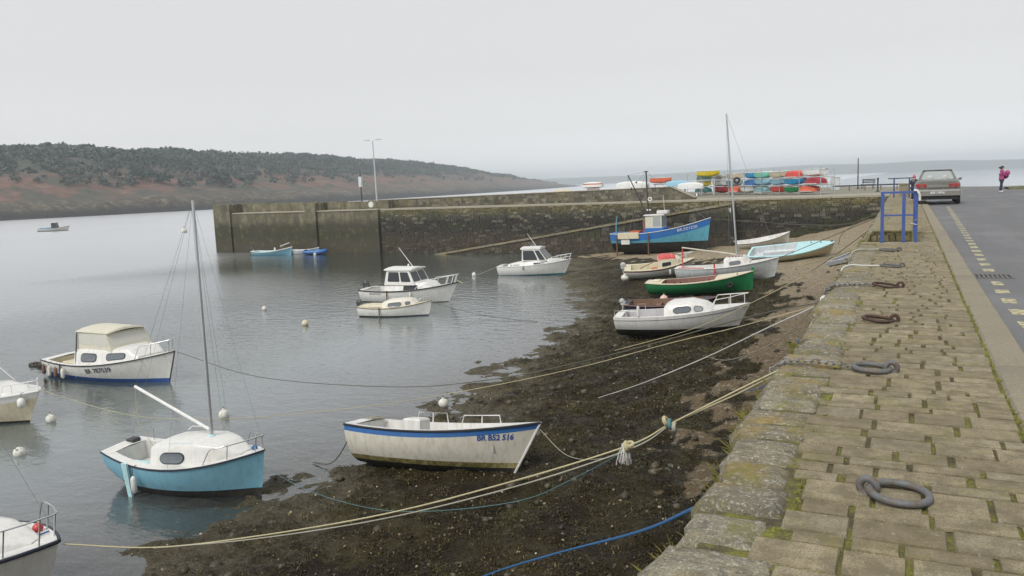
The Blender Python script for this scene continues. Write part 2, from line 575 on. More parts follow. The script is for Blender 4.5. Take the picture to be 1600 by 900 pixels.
# ------------------------------------------------------------------ stone materials for the quay
def moss(t, v, base, amount=.5, scale=3.0):
    n = t.noise(v, scale, 6, .7)
    n2 = t.noise(v, scale * 9, 4, .7)
    f = t.ramp(t.math('ADD', n, t.math('MULTIPLY', t.math('SUBTRACT', n2, .5), .35)), [(.53, 0), (.68, amount)])
    g = t.mix(t.noise(v, 14, 3), (.10, .11, .015), (.20, .17, .03))
    return t.mix(f, base, g)
def slab_mat():
    t = NT('paving_granite')
    v = t.vec()
    r = t.math('FRACT', t.math('ADD', t.n('ObjectInfo').outputs['Random'], t.n('NewGeometry').outputs['Random Per Island']))
    base = t.ramp(r, [(0, (.27, .215, .13)), (.25, (.39, .325, .205)), (.5, (.48, .405, .26)), (.75, (.36, .315, .22)), (.9, (.43, .355, .215)), (1, (.30, .245, .15))])
    big = t.noise(v, 1.1, 4, .6)
    base = t.mix(t.ramp(big, [(.3, .5), (.65, 0)]), base, (.17, .145, .09))
    base = t.mix(t.ramp(t.noise(v, 7, 5, .7), [(.40, .7), (.60, 0)]), base, (.11, .09, .048))
    sp = t.noise(v, 130, 3, .8)
    base = t.mix(t.ramp(sp, [(.42, .75), (.6, 0)]), base, (.12, .10, .06))
    lich = t.ramp(t.noise(v, 21, 5, .7), [(.62, 0), (.72, .55)])
    base = t.mix(lich, base, (.55, .52, .43))
    base = moss(t, v, base, .5, 2.6)
    t.col(base)
    t.rough(.82)
    t.bump(t.math('ADD', sp, t.math('MULTIPLY', t.noise(v, 22, 5, .7), 1.6)), .55, .010)
    return t.m
MAT['slab'] = slab_mat()
def coping_mat():
    t = NT('coping_gneiss')
    v = t.vec()
    r = t.n('ObjectInfo').outputs['Random']
    base = t.ramp(r, [(0, (.17, .15, .10)), (.5, (.33, .30, .215)), (1, (.24, .20, .125))])
    st = t.noise(t.vec(True, (5, 9, 9)), 1.3, 6, .75)
    base = t.mix(t.ramp(st, [(.38, .75), (.58, 0)]), base, (.10, .092, .068))
    li = t.ramp(t.noise(v, 30, 6, .8), [(.52, 0), (.62, .8)])
    base = t.mix(li, base, (.56, .55, .46))
    base = t.mix(t.ramp(t.noise(v, 95, 4, .8), [(.40, .6), (.56, 0)]), base, (.06, .054, .04))
    oc = t.ramp(t.noise(v, 1.9, 5, .7), [(.52, 0), (.66, .8)])
    base = t.mix(oc, base, (.27, .19, .045))
    base = moss(t, v, base, .8, 2.3)
    t.col(base)
    t.rough(.85)
    t.bump(t.math('ADD', t.noise(v, 60, 5, .8), t.math('MULTIPLY', st, 1.5)), .7, .016)
    return t.m
MAT['coping'] = coping_mat()
def bed_mat():
    t = NT('mossy_joint_bed')
    v = t.vec()
    n = t.noise(v, 5, 6, .7)
    c = t.ramp(n, [(.36, (.07, .058, .035)), (.48, (.13, .115, .04)), (.58, (.20, .20, .03)), (.75, (.30, .30, .045))])
    t.col(t.mix(t.ramp(t.noise(v, 70, 4, .7), [(.4, .6), (.6, 0)]), c, (.04, .035, .022)))
    t.rough(.95)
    t.bump(t.noise(v, 80, 4, .7), .8, .012)
    return t.m
MAT['bed'] = bed_mat()
def asphalt_mat():
    t = NT('asphalt')
    v = t.vec()
    sp = t.noise(v, 150, 3, .8)
    c = t.mix(sp, (.075, .077, .082), (.18, .182, .188))
    pa = t.noise(t.vec(True, (.9, .12, 1)), 1.3, 4, .6)
    c = t.mix(t.ramp(pa, [(.35, .55), (.65, 0)]), c, (.10, .10, .105))
    c = t.mix(t.ramp(t.noise(v, .5, 4), [(.5, 0), (.75, .3)]), c, (.26, .26, .265))
    t.col(c)
    t.rough(t.ramp(pa, [(.35, .55), (.6, .85)]))
    t.bump(sp, .6, .006)
    return t.m
MAT['asphalt'] = asphalt_mat()
def rubble_mat():
    t = NT('harbour_wall_stone')
    v = t.vec()
    z = t.sep(v)[2]
    x = t.sep(v)[0]
    r = t.n('NewGeometry').outputs['Random Per Island']
    n = t.noise(v, .7, 5, .65)
    zz = t.math('ADD', z, t.math('MULTIPLY', t.math('SUBTRACT', n, .5), 1.3))
    mr = t.n('MapRange')
    mr.inputs[1].default_value = -4.2
    mr.inputs[2].default_value = .1
    t.l(zz, mr.inputs[0])
    # tide zones: brown wrack low, black lichen, grey stone, ochre lichen at the top
    zone = t.ramp(mr.outputs[0], [(0, (.052, .045, .028)), (.20, (.088, .066, .047)), (.42, (.066, .055, .040)), (.52, (.036, .036, .032)), (.70, (.042, .041, .034)), (.82, (.135, .125, .085)), (.93, (.25, .215, .085)), (1, (.30, .26, .11))])
    c = t.mix(t.ramp(r, [(0, .5), (1, 0)]), zone, (.012, .012, .010))
    c = t.mix(t.math('MULTIPLY', t.ramp(r, [(.76, 0), (.99, .6)]), t.ramp(mr.outputs[0], [(.5, .3), (.8, 1)])), c, (.36, .33, .25))
    c = t.mix(t.ramp(t.noise(v, 7, 5, .7), [(.42, .55), (.62, 0)]), c, (.035, .03, .022))
    g = t.ramp(t.noise(t.vec(True, (.25, .25, .5)), 1.3, 4), [(.55, 0), (.7, .5)])
    c = t.mix(g, c, (.05, .06, .018))
    t.col(c)
    t.rough(.85)
    t.bump(t.noise(v, 12, 5, .7), .6, .03)
    return t.m
MAT['rubble'] = rubble_mat()
def parapet_mat():
    t = NT('parapet_rubble')
    v = t.vec()
    r = t.n('NewGeometry').outputs['Random Per Island']
    c = t.ramp(r, [(0, (.07, .065, .05)), (.4, (.13, .12, .09)), (.8, (.19, .175, .135)), (1, (.27, .255, .2))])
    c = t.mix(t.ramp(t.noise(v, 6, 5, .7), [(.4, .6), (.6, 0)]), c, (.06, .055, .04))
    c = t.mix(t.ramp(t.noise(v, .6, 4, .6), [(.5, 0), (.68, .5)]), c, (.16, .145, .05))
    t.col(c)
    t.rough(.9)
    t.bump(t.noise(v, 12, 5, .7), .6, .03)
    return t.m
MAT['parapet_stone'] = parapet_mat()
def concrete_mat():
    t = NT('weathered_concrete')
    v = t.vec()
    z = t.sep(v)[2]
    st = t.noise(t.vec(True, (.8, .8, .14)), 1.6, 6, .75)
    n = t.noise(v, .8, 5, .65)
    zz = t.math('ADD', z, t.math('MULTIPLY', t.math('SUBTRACT', n, .5), 1.6))
    mr = t.n('MapRange')
    mr.inputs[1].default_value = -4.2
    mr.inputs[2].default_value = 1.0
    t.l(zz, mr.inputs[0])
    zone = t.ramp(mr.outputs[0], [(0, (.05, .045, .032)), (.22, (.06, .053, .036)), (.36, (.032, .038, .016)), (.54, (.05, .049, .03)), (.66, (.20, .185, .125)), (.85, (.24, .22, .15)), (1, (.215, .205, .13))])
    c = t.mix(t.ramp(st, [(.38, .7), (.6, 0)]), zone, (.05, .045, .03))
    c = t.mix(t.ramp(t.noise(v, 1.0, 6, .75), [(.42, .65), (.58, 0)]), c, (.055, .05, .034))
    c = t.mix(t.ramp(t.noise(v, 2.1, 5, .7), [(.55, 0), (.7, .4)]), c, (.24, .2, .06))
    t.col(c)
    t.rough(.9)
    t.bump(t.noise(v, 9, 5, .7), .4, .03)
    return t.m
MAT['concrete'] = concrete_mat()
def deck_mat(name='pale_quay_concrete', c0=(.26, .24, .19), c1=(.40, .37, .29)):
    t = NT(name)
    v = t.vec()
    c = t.mix(t.noise(v, 1.4, 6, .65), c0, c1)
    c = t.mix(t.ramp(t.noise(v, 30, 4, .7), [(.4, .4), (.6, 0)]), c, mul(c0, .6))
    t.col(c)
    t.rough(.9)
    t.bump(t.noise(v, 40, 4), .4, .01)
    return t.m
MAT['deck'] = deck_mat()
MAT['gravel'] = deck_mat('gravel_ground', (.17, .16, .125), (.28, .265, .21))
MAT['kerb'] = deck_mat('kerb_granite', (.20, .175, .125), (.30, .265, .195))

# ------------------------------------------------------------------ quay wall under the pavement, with a stair recess
RX0, RX1, RY0, RY1 = -.78, .16, 19.95, 24.0        # stair opening
qw = empty('quay_wall', (-.9, 0, -4), label='old stone harbour quay wall under the mossy coping stones on the right', cat='quay wall')
m = MB()
m.box(-.86, 40, -12, RY0, -6, -.06)
m.box(-.86, 40, RY1, 62, -6, -.06)
m.box(RX1, 40, RY0, RY1, -6, -.06)
o = m.build('wall_core', MAT['rubble'], qw, None); o.location = (.9, 0, 4)
# facing stones of the wall and of the recess's far face
m = MB()
def stones(m, u0, u1, z0, z1, put, su=.42, sz=.2, d=.05):
    z = z0
    while z < z1 - .05:
        h = min(random.uniform(.7, 1.3) * sz, z1 - z)
        u = u0 - random.uniform(0, su)
        while u < u1:
            w = random.uniform(.5, 1.6) * su
            a, b = max(u, u0), min(u + w, u1)
            if b - a > .06: put(m, a + .006, b - .006, z + .005, z + h - .005, random.uniform(.25, 1) * d)
            u += w
        z += h
def put_x(m, a, b, z0, z1, d): m.hexa([(-.86, b, z0), (-.86, a, z0), (-.84, a, z0), (-.84, b, z0)][::-1] if False else [(-.86 - d, a, z0 + .02), (-.84, a, z0), (-.84, b, z0), (-.86 - d, b, z0 + .02)], [(-.86 - d, a + .02, z1 - .02), (-.84, a, z1), (-.84, b, z1), (-.86 - d, b - .02, z1 - .02)])
stones(m, 22, 60.3, -3.6, -.1, put_x, .5, .26)
o = m.build('facing_stones', MAT['rubble'], qw, None); o.location = (.9, 0, 4); o['kind'] = 'stuff'
m = MB()
def put_far(m, a, b, z0, z1, d): m.hexa([(a, RY1 - d, z0), (b, RY1 - d, z0), (b, RY1 + .02, z0), (a, RY1 + .02, z0)], [(a + .01, RY1 - d, z1), (b - .01, RY1 - d, z1), (b, RY1 + .02, z1), (a, RY1 + .02, z1)])
stones(m, -.84, RX1, -1.9, -.07, put_far, .32, .19, .05)
o = m.build('recess_stones', MAT['rubble'], qw, None); o.location = (.9, 0, 4); o['kind'] = 'stuff'
for k in range(9):
    m = MB()
    m.box(-.84, RX1 - .003, RY0 + k * .34, RY1 - .003, -.9 - .2 * k, -.62 - .2 * k, .02)
    o = m.build('step', MAT['coping'], qw, None); o.location = (.9, 0, 4)

# ------------------------------------------------------------------ pavement: bed, slabs, coping stones, kerb
pave = link('pavement', MB().box(-.80, .69, -3, RY0, -.3, -.017).box(-.80, .69, RY1, 60.4, -.3, -.017).box(RX1 + .003, .69, RY0 + .001, RY1 - .001, -.3, -.017).mesh('pavement', MAT['bed']))
tag(pave, kind='structure')
def slab_variant(seed):
    random.seed(seed)
    m = MB()
    a = [(-.5, -.5), (.5, -.5), (.5, .5), (-.5, .5)]
    j = lambda q: random.uniform(-q, q)
    n = 3
    V = [(x, y, -1) for x, y in a]
    # rounded upper rim
    rim = []
    for i in range(4):
        (x0, y0), (x1, y1) = a[i], a[(i + 1) % 4]
        for k in range(n):
            t = k / n
            rim.append((x0 + (x1 - x0) * t, y0 + (y1 - y0) * t))
    low = [(x * (1 + j(.008)), y * (1 + j(.012)), -.5) for x, y in rim]
    hi = [(x * (.965 + j(.012)), y * (.955 + j(.01)), -.03 + j(.03)) for x, y in rim]
    V = low + hi + [(j(.05), j(.05), .01 + j(.02))]
    N = len(rim)
    F = [(i, (i + 1) % N, (i + 1) % N + N, i + N) for i in range(N)] + [(i + N, (i + 1) % N + N, 2 * N) for i in range(N)]
    me = bpy.data.meshes.new('paving_slab')
    me.from_pydata(V, [], F)
    me.materials.append(MAT['slab'])
    return me
SLABS = [slab_variant(100 + i) for i in range(8)]
random.seed(5)
rows = []
y = 1.5
while y < 60.2:
    h = random.choice((.13, .16, .19, .22, .25, .29))
    rows.append((y, min(h, 60.3 - y)))
    y += h
far_slabs = MB()
count = 0
for (y, h) in rows:
    x = -.44 - random.uniform(0, .16)
    while x < .66:
        w = random.uniform(.2, .46)
        if .66 - (x + w) < .12: w = .66 - x
        g = random.choice((.012, .016, .028, .036))
        cx, cy = x + w / 2, y + h / 2
        blocked = (cx - w / 2 < RX1 + .02 and cy + h / 2 > RY0 - .28 and cy - h / 2 < RY1 + .02)
        if not blocked:
            dz = random.uniform(-.003, .003)
            if count < 292 and y > 2.6:
                s = link('paving_slab', random.choice(SLABS), pave, (cx, cy, dz))
                s.scale = (w - g, h - .014, .03)
                s.rotation_euler = (random.uniform(-.004, .004), random.uniform(-.004, .004), random.uniform(-.004, .004) + (math.pi if random.random() < .5 else 0))
                count += 1
            else:
                far_slabs.box(cx - w / 2 + g / 2, cx + w / 2 - g / 2, cy - h / 2 + .006, cy + h / 2 - .006, -.03, dz, .012, .003)
        x += w
o = far_slabs.build('paving_slabs_beyond', MAT['slab'], pave, None)
o['kind'] = 'stuff'
def coping_stone(y0, y1, xl, xr):
    """rough rounded block: grid top that falls away at the edges"""
    n, mth = 8, 7
    V, F = [], []
    lift = random.uniform(-.016, .02)
    for i in range(n + 1):
        for k in range(mth + 1):
            u, v_ = i / n, k / mth
            e = (1 - abs(2 * u - 1) ** 9) * (1 - .8 * abs(2 * v_ - 1) ** 8)
            inset = random.uniform(.0, .02)
            px = xl + (xr - xl) * u + random.uniform(-.014, .014)
            py = y0 + (y1 - y0) * v_ + (random.uniform(-.012, .012) if 0 < k < mth else random.uniform(-.003, .003))
            wob = .02 * math.sin(y0 * 9 + k)
            V.append((px + (wob if i == 0 else 0), py, lift - .034 + .04 * e + random.uniform(-.004, .004) - (.035 if i == 0 else 0)))
    for i in range(n):
        for k in range(mth):
            a = i * (mth + 1) + k
            F.append((a, a + mth + 1, a + mth + 2, a + 1))
    # skirt
    ring = [i * (mth + 1) for i in range(n + 1)] + [n * (mth + 1) + k for k in range(1, mth + 1)] + [i * (mth + 1) + mth for i in range(n - 1, -1, -1)] + [k for k in range(mth - 1, 0, -1)]
    b = len(V)
    for q in ring: V.append((V[q][0] + (.02 if V[q][0] < xl + .05 else 0), V[q][1], -.34))
    for i in range(len(ring)):
        k = (i + 1) % len(ring)
        F.append((ring[k], ring[i], b + i, b + k))
    mm = MB(); mm.add(V, F)
    me = mm.mesh('coping_stone', MAT['coping'], 60)
    link('coping_stone', me, pave)
y = 1.6
while y < 60.0:
    h = random.uniform(.26, .52)
    xr = random.uniform(-.54, -.42)
    if not (y + h > RY0 - .3 and y < RY1 + .02):
        coping_stone(y + .012, y + h - .012, -.92 + random.uniform(-.07, .045), xr)
    elif y < RY0 - .3: h = RY0 - .3 - y
    y += h
    if RY0 - .3 < y < RY1: y = RY1 + .03
link('coping_stone', MB().box(-.90, RX1 + .32, RY0 - .29, RY0 + .01, -.3, .012, .02, .004).mesh('coping_stone', MAT['coping'], 40), pave)
y = 1.4
while y < 60.0:
    h = random.uniform(.85, 1.15)
    link('kerb_stone', MB().box(.672, .955, y + .006, y + h - .006, -.3, random.uniform(-.004, .006), .022, .004).mesh('kerb_stone', MAT['kerb'], 40), pave)
    y += h

# ------------------------------------------------------------------ road, ground beyond, markings
tag(MB().box(.957, 46, -12, 62, -.4, -.05).build('road', MAT['asphalt'], None, None), kind='structure')
land = MB()
land.prism([(-26, 60.7), (46, 62.003), (46, 66), (7, 80), (3, 86), (-6, 104), (-30, 104)], -6, -.056)
tag(land.build('quay_ground', MAT['gravel'], None, None), kind='structure')
tag(MB().prism([(3.5, 62.01), (46, 62.01), (46, 64), (12, 73), (7.5, 77), (4.2, 79)], -.2, -.048).build('road_end', MAT['asphalt'], None, None), kind='structure')
def grass_mat():
    t = NT('rough_grass')
    v = t.vec()
    t.col(t.ramp(t.noise(v, 3, 6, .7), [(.3, (.05, .055, .018)), (.55, (.11, .105, .04)), (.75, (.19, .16, .08))]))
    t.rough(.95)
    t.bump(t.noise(v, 25, 4, .7), .8, .04)
    return t.m
MAT['grass'] = grass_mat()
vb = MB()
nn = 24
V, F = [], []
for i in range(nn + 1):
    u = i / nn
    x = 6.6 + 38 * u
    yb = 66.5 - 3.2 * u
    for k in range(5):
        w = k / 4
        V.append((x, yb + 4.6 * w, -.2 + (.16 + .52 * math.sin(math.pi * w) ** .7 * (.25 + min(1, u * 3)) + random.uniform(-.03, .03))))
for i in range(nn):
    for k in range(4):
        a = i * 5 + k
        F.append((a, a + 5, a + 6, a + 1))
vb.add(V, F)
tag(vb.build('grass_bank', MAT['grass'], None, 60), kind='structure')
tm = NT('road_paint')
vv = tm.vec()
tm.col(tm.mix(tm.ramp(tm.noise(vv, 16, 5, .7), [(.42, 0), (.6, 1)]), (.18, .17, .14), (.52, .47, .26)))
tm.rough(.8)
MAT['road_paint'] = tm.m
mark = MB().box(-.075, .075, -.19, .19, 0, .004).mesh('road_marking', MAT['road_paint'])
road = bpy.data.objects['road']
for k in range(40):
    yy = 8.0 + k * .86
    if abs(yy - 14.0) < .5: continue
    if yy > 40: break
    s = link('road_marking', mark, road, (1.17 + .018 * max(0, yy - 12), yy, -.0495))
    s.rotation_euler = (0, 0, random.uniform(-.04, .04))
    s.scale = (random.uniform(.9, 1.1), random.uniform(.85, 1.1), 1)
dg = empty('drain_grate', (1.21, 14.0, -.05), label='cast iron drain grate let into the road beside the kerb', cat='drain')
mm = MB()
for sgn in (-1, 1):
    mm.box(sgn * .25 - .02, sgn * .25 + .02, -.25, .25, -.02, .012)
    mm.box(-.23, .23, sgn * .23 - .02, sgn * .23 + .02, -.02, .012)
mm.build('frame', MAT['ring_grey'], dg, None)
bar = MB().box(-.014, .014, -.21, .21, -.02, .010).mesh('bar', MAT['ring_grey'])
for k in range(7): link('bar', bar, dg, (-.18 + k * .06, 0, 0))
MB().box(-.23, .23, -.21, .21, -.03, .002).build('pit_shade_block', MAT['black_bottom'], dg, None)  # near-black block between the bars; the hole's shade is put into its colour

# ------------------------------------------------------------------ pier
PY = 60.5
pier = empty('pier', (-30, PY, -4), label='long old stone harbour pier with a concrete head, closing the basin', cat='pier')
def pp(mb, name, mat, sm=None):
    o = mb.build(name, MAT[mat], pier, sm)
    o.location = (30, -PY, 4)
    return o
pp(MB().box(-43, -.95, PY + .02, 66.0, -7, -.06), 'wall_core', 'rubble')
m = MB()
def put_p(m, a, b, z0, z1, d):
    m.hexa([(a, PY - d, z0), (b, PY - d, z0), (b, PY + .05, z0), (a, PY + .05, z0)], [(a + .02, PY - d, z1), (b - .02, PY - d, z1), (b, PY + .05, z1), (a, PY + .05, z1)])
stones(m, -43, -.97, -4.6, -.14, put_p, .40, .17, .09)
pp(m, 'stone_courses', 'rubble')['kind'] = 'stuff'
x = -42.9
while x < -1.1:
    w = min(random.uniform(.9, 1.5), -.97 - x)
    pp(MB().box(x + .01, x + w - .01, PY - .09, PY + .42, -.13, .015 + random.uniform(-.01, .01), .02, .006), 'coping_stone', 'deck')
    x += w
pp(MB().box(-42.98, -.97, PY + .43, 65.9, -.2, .0), 'deck', 'deck')
# concrete head
pp(MB().box(-63, -43.02, PY - .35, 66.5, -7, -.08), 'concrete_head', 'concrete')
pp(MB().box(-60.7, -43.02, PY - .42, 65.0, -.078, .02, .02), 'head_slab', 'deck')
pp(MB().box(-63.12, -60.9, PY - .55, 66.6, -7, .92, .05), 'end_block', 'concrete')
for bx_ in (-50.6,):
    pp(MB().box(bx_ - .62, bx_ + .62, PY - .60, 64.9, -7, .78, .05), 'buttress', 'concrete')
pp(MB().box(-60.88, -51.25, PY + 1.2, PY + 1.7, .02, .86, .03), 'head_parapet', 'concrete')
pp(MB().box(-49.95, -46.0, PY + 1.2, PY + 1.7, .02, .74, .03), 'head_parapet', 'concrete')
pp(MB().box(-46.0, -42.6, PY + .9, PY + 1.75, .02, .72, .04), 'head_parapet', 'concrete')
pp(MB().lathe([(.28, -.02), (.28, .03), (.2, .05)], 14, (-44.6, PY + .88, .42), 'y'), 'white_disc', 'white_paint', 40)
# stone parapet along the seaward side
PPY = 63.2
m = MB()
m.add([(-46.2, PPY, 0), (-16.8, PPY, 0), (-16.8, PPY + .6, 0), (-46.2, PPY + .6, 0), (-46.2, PPY, .72), (-16.8, PPY, 1.0), (-16.8, PPY + .6, 1.0), (-46.2, PPY + .6, .72)],
      [(0, 1, 5, 4), (1, 2, 6, 5), (2, 3, 7, 6), (3, 0, 4, 7), (4, 5, 6, 7)])
m.add([(-16.8, PPY, 0), (-14.9, PPY, 0), (-14.9, PPY + .6, 0), (-16.8, PPY + .6, 0), (-16.8, PPY, 1.0), (-14.9, PPY, .1), (-14.9, PPY + .6, .1), (-16.8, PPY + .6, 1.0)],
      [(0, 1, 5, 4), (1, 2, 6, 5), (2, 3, 7, 6), (4, 5, 6, 7)])
pp(m, 'parapet_core', 'parapet_stone')
m = MB()
def put_pp(m, a, b, z0, z1, d):
    top = .72 + .28 * (a + 46.2) / 29.4 if b < -16.8 else 1.0 - .9 * (b + 16.8) / 1.9
    if z1 > top - .04: z1 = top - .04
    if z1 - z0 > .05: m.hexa([(a, PPY - d, z0), (b, PPY - d, z0), (b, PPY + .05, z0), (a, PPY + .05, z0)], [(a, PPY - d, z1), (b, PPY - d, z1), (b, PPY + .05, z1), (a, PPY + .05, z1)])
stones(m, -46.15, -14.95, .02, 1.0, put_pp, .34, .2, .06)
pp(m, 'parapet_stones', 'parapet_stone' if 'parapet_stone' in MAT else 'rubble')['kind'] = 'stuff'
x = -46.2
while x < -16.9:
    w = min(random.uniform(.9, 1.5), -16.8 - x)
    z_ = .72 + .28 * (x + 46.2) / 29.4
    pp(MB().box(x + .01, x + w - .01, PPY - .07, PPY + .66, z_ + .004, z_ + .07, .02, .004), 'parapet_cap', 'kerb')
    x += w
m = MB()
m.hexa([(-16.8, PPY - .08, 1.004), (-14.9, PPY - .08, .104), (-14.9, PPY + .68, .104), (-16.8, PPY + .68, 1.004)], [(-16.8, PPY - .08, 1.08), (-14.85, PPY - .08, .16), (-14.85, PPY + .68, .16), (-16.8, PPY + .68, 1.08)])
pp(m, 'parapet_cap', 'deck')
# slip ramp leaning on the pier's inner face
ramp = empty('slip_ramp', (-24, 59.5, -4), label='long sloping stone slip ramp rising along the inner face of the pier', cat='ramp')
RA = (-37.5, -4.12); RB = (-11.2, -.2)
def rz(x): return RA[1] + (RB[1] - RA[1]) * (x - RA[0]) / (RB[0] - RA[0])
def rp(mb, name, mat):
    o = mb.build(name, MAT[mat], ramp, None); o.location = (24, -59.5, 4); return o
m = MB()
m.hexa([(RA[0], 58.7, -7), (RB[0], 58.7, -7), (RB[0], PY - .12, -7), (RA[0], PY - .12, -7)], [(RA[0], 58.7, RA[1] - .1), (RB[0], 58.7, RB[1] - .1), (RB[0], PY - .12, RB[1] - .1), (RA[0], PY - .12, RA[1] - .1)])
rp(m, 'ramp_body', 'rubble')
m = MB()
def put_r(m, a, b, z0, z1, d):
    lim = rz(a) - .14
    if z1 < lim: m.hexa([(a, 58.7 - d, z0), (b, 58.7 - d, z0), (b, 58.72, z0), (a, 58.72, z0)], [(a + .02, 58.7 - d, z1), (b - .02, 58.7 - d, z1), (b, 58.72, z1), (a, 58.72, z1)])
stones(m, RA[0], RB[0], -4.6, -.3, put_r, .5, .25, .08)
rp(m, 'ramp_stones', 'rubble')['kind'] = 'stuff'
x = RA[0]
while x < RB[0] - .2:
    w = min(random.uniform(.9, 1.4), RB[0] - x)
    m = MB()
    za, zb = rz(x) + random.uniform(-.02, .02), rz(x + w) + random.uniform(-.02, .02)
    m.hexa([(x + .012, 58.6, za - .16), (x + w - .012, 58.6, zb - .16), (x + w - .012, PY - .13, zb - .16), (x + .012, PY - .13, za - .16)], [(x + .012, 58.6, za), (x + w - .012, 58.6, zb), (x + w - .012, PY - .13, zb), (x + .012, PY - .13, za)])
    rp(m, 'ramp_slab', 'ramp_slab' if 'ramp_slab' in MAT else 'coping')
    x += w

# ------------------------------------------------------------------ headland across the water
SH = np.array([(-420, -420), (-345, -100), (-322, 100), (-318, 200), (-310, 250), (-304, 300), (-308, 360), (-325, 470), (-350, 620), (-400, 860), (-470, 1120), (-575, 1500)], float)
sl = np.r_[0, np.cumsum(np.hypot(*np.diff(SH, axis=0).T))]
def shore(u):
    x = np.interp(u, sl, SH[:, 0]); y = np.interp(u, sl, SH[:, 1])
    return x, y
def head_h(u, w):
    s = np.clip((sl[-1] - u) / 620, 0, 1) ** .6
    ridge = (36 + 5 * (fbm(u / 160., u * 0 + 3, 2) - .5)) * s + 1
    rise = 1 - (1 - np.clip(w / 210., 0, 1)) ** 1.75
    n = (fbm(u / 55., w / 40., 4) - .5) * 9 * sstep(10, 70, w) * (.3 + .7 * s)
    cliff = sstep(0, 7, w) * 3.6 * (.5 + fbm(u / 14., w / 9., 3)) * np.minimum(1, .3 + s)
    return -4.6 + cliff + ridge * rise + n
us = np.arange(0, sl[-1] + 1, 7.)
ws = np.r_[-6, 0, 1.5, 3, 5, 7, 10, 14, np.arange(20, 260, 8), 300, 380, 500]
U, Wd = np.meshgrid(us, ws)
def head_xyz(u, w):
    x0, y0 = shore(u)
    x1, y1 = shore(np.minimum(u + 40, sl[-1])); xm, ym = shore(np.maximum(u - 40, 0))
    dx, dy = x1 - xm, y1 - ym
    L_ = np.hypot(dx, dy) + 1e-6
    jag = (fbm(u / 9., w * 0 + 1, 3) - .5) * 5 * sstep(40, 0, w)
    return x0 - dy / L_ * (w + jag), y0 + dx / L_ * (w + jag), head_h(u, w)
HX, HY, HZ = head_xyz(U, Wd)
nu = len(us)
i = (np.arange(len(ws) - 1)[:, None] * nu + np.arange(nu - 1)[None, :]).ravel()
def head_mat():
    t = NT('headland_bracken')
    v = t.vec()
    w = t.attr('inland')
    n = t.noise(v, .05, 6, .65)
    c = t.ramp(t.noise(v, .16, 6, .7), [(.3, (.085, .048, .036)), (.5, (.16, .085, .062)), (.7, (.23, .14, .105))])
    green = t.ramp(t.noise(v, .25, 5, .7), [(.35, (.03, .042, .034)), (.65, (.08, .09, .068))])
    c = t.mix(t.ramp(n, [(.46, 0), (.55, .85)]), c, green)
    c = t.mix(t.ramp(w, [(.20, 0), (.32, .9)]), c, green)
    rock = t.ramp(t.noise(v, .3, 6, .7), [(.35, (.03, .026, .022)), (.52, (.085, .07, .05)), (.66, (.22, .19, .13))])
    c = t.mix(t.ramp(w, [(.055, 1), (.075, 0)]), c, rock)
    c = t.mix(t.ramp(w, [(.012, 1), (.024, 0)]), c, (.028, .026, .024))
    t.col(c)
    t.rough(.95)
    t.bump(t.noise(v, .5, 5, .7), .7, 1.2)
    return t.m
hme = np_mesh('headland', np.c_[HX.ravel(), HY.ravel(), HZ.ravel()], np.c_[i, i + nu, i + nu + 1, i + 1], head_mat(), True)
attr(hme, 'inland', Wd.ravel() / 260.)
tag(link('headland', hme), kind='structure')

def leaf_mat(name, c0, c1, sc=.35):
    t = NT(name)
    r = t.n('NewGeometry').outputs['Random Per Island']
    n = t.noise(t.vec(), sc, 5, .7)
    c = t.mix(r, c0, c1)
    t.col(t.mix(t.ramp(n, [(.4, .5), (.6, 0)]), c, mul(c0, .6)))
    t.rough(.9)
    return t.m
MAT['wood'] = leaf_mat('scrub_woodland', (.035, .055, .048), (.10, .122, .098), .02)
MAT['bush'] = leaf_mat('evergreen_bush', (.02, .038, .028), (.05, .075, .052))
def ico():
    p = (1 + 5 ** .5) / 2
    V = np.array([(-1, p, 0), (1, p, 0), (-1, -p, 0), (1, -p, 0), (0, -1, p), (0, 1, p), (0, -1, -p), (0, 1, -p), (p, 0, -1), (p, 0, 1), (-p, 0, -1), (-p, 0, 1)], float)
    V /= np.linalg.norm(V[0])
    F = [(0, 11, 5), (0, 5, 1), (0, 1, 7), (0, 7, 10), (0, 10, 11), (1, 5, 9), (5, 11, 4), (11, 10, 2), (10, 7, 6), (7, 1, 8), (3, 9, 4), (3, 4, 2), (3, 2, 6), (3, 6, 8), (3, 8, 9), (4, 9, 5), (2, 4, 11), (6, 2, 10), (8, 6, 7), (9, 8, 1)]
    return V, np.array(F)
IV, IF = ico()
def clumps(C, R, jit=.35):
    """many small ragged leaf clumps at points C with radii R"""
    n = len(C)
    V = IV[None] * (1 + RNG.uniform(-jit, jit, (n, 12, 1))) * R[:, None, None] * np.array((1, 1, .85)) + C[:, None]
    F = IF[None] + (np.arange(n) * 12)[:, None, None]
    return V.reshape(-1, 3), F.reshape(-1, 3)
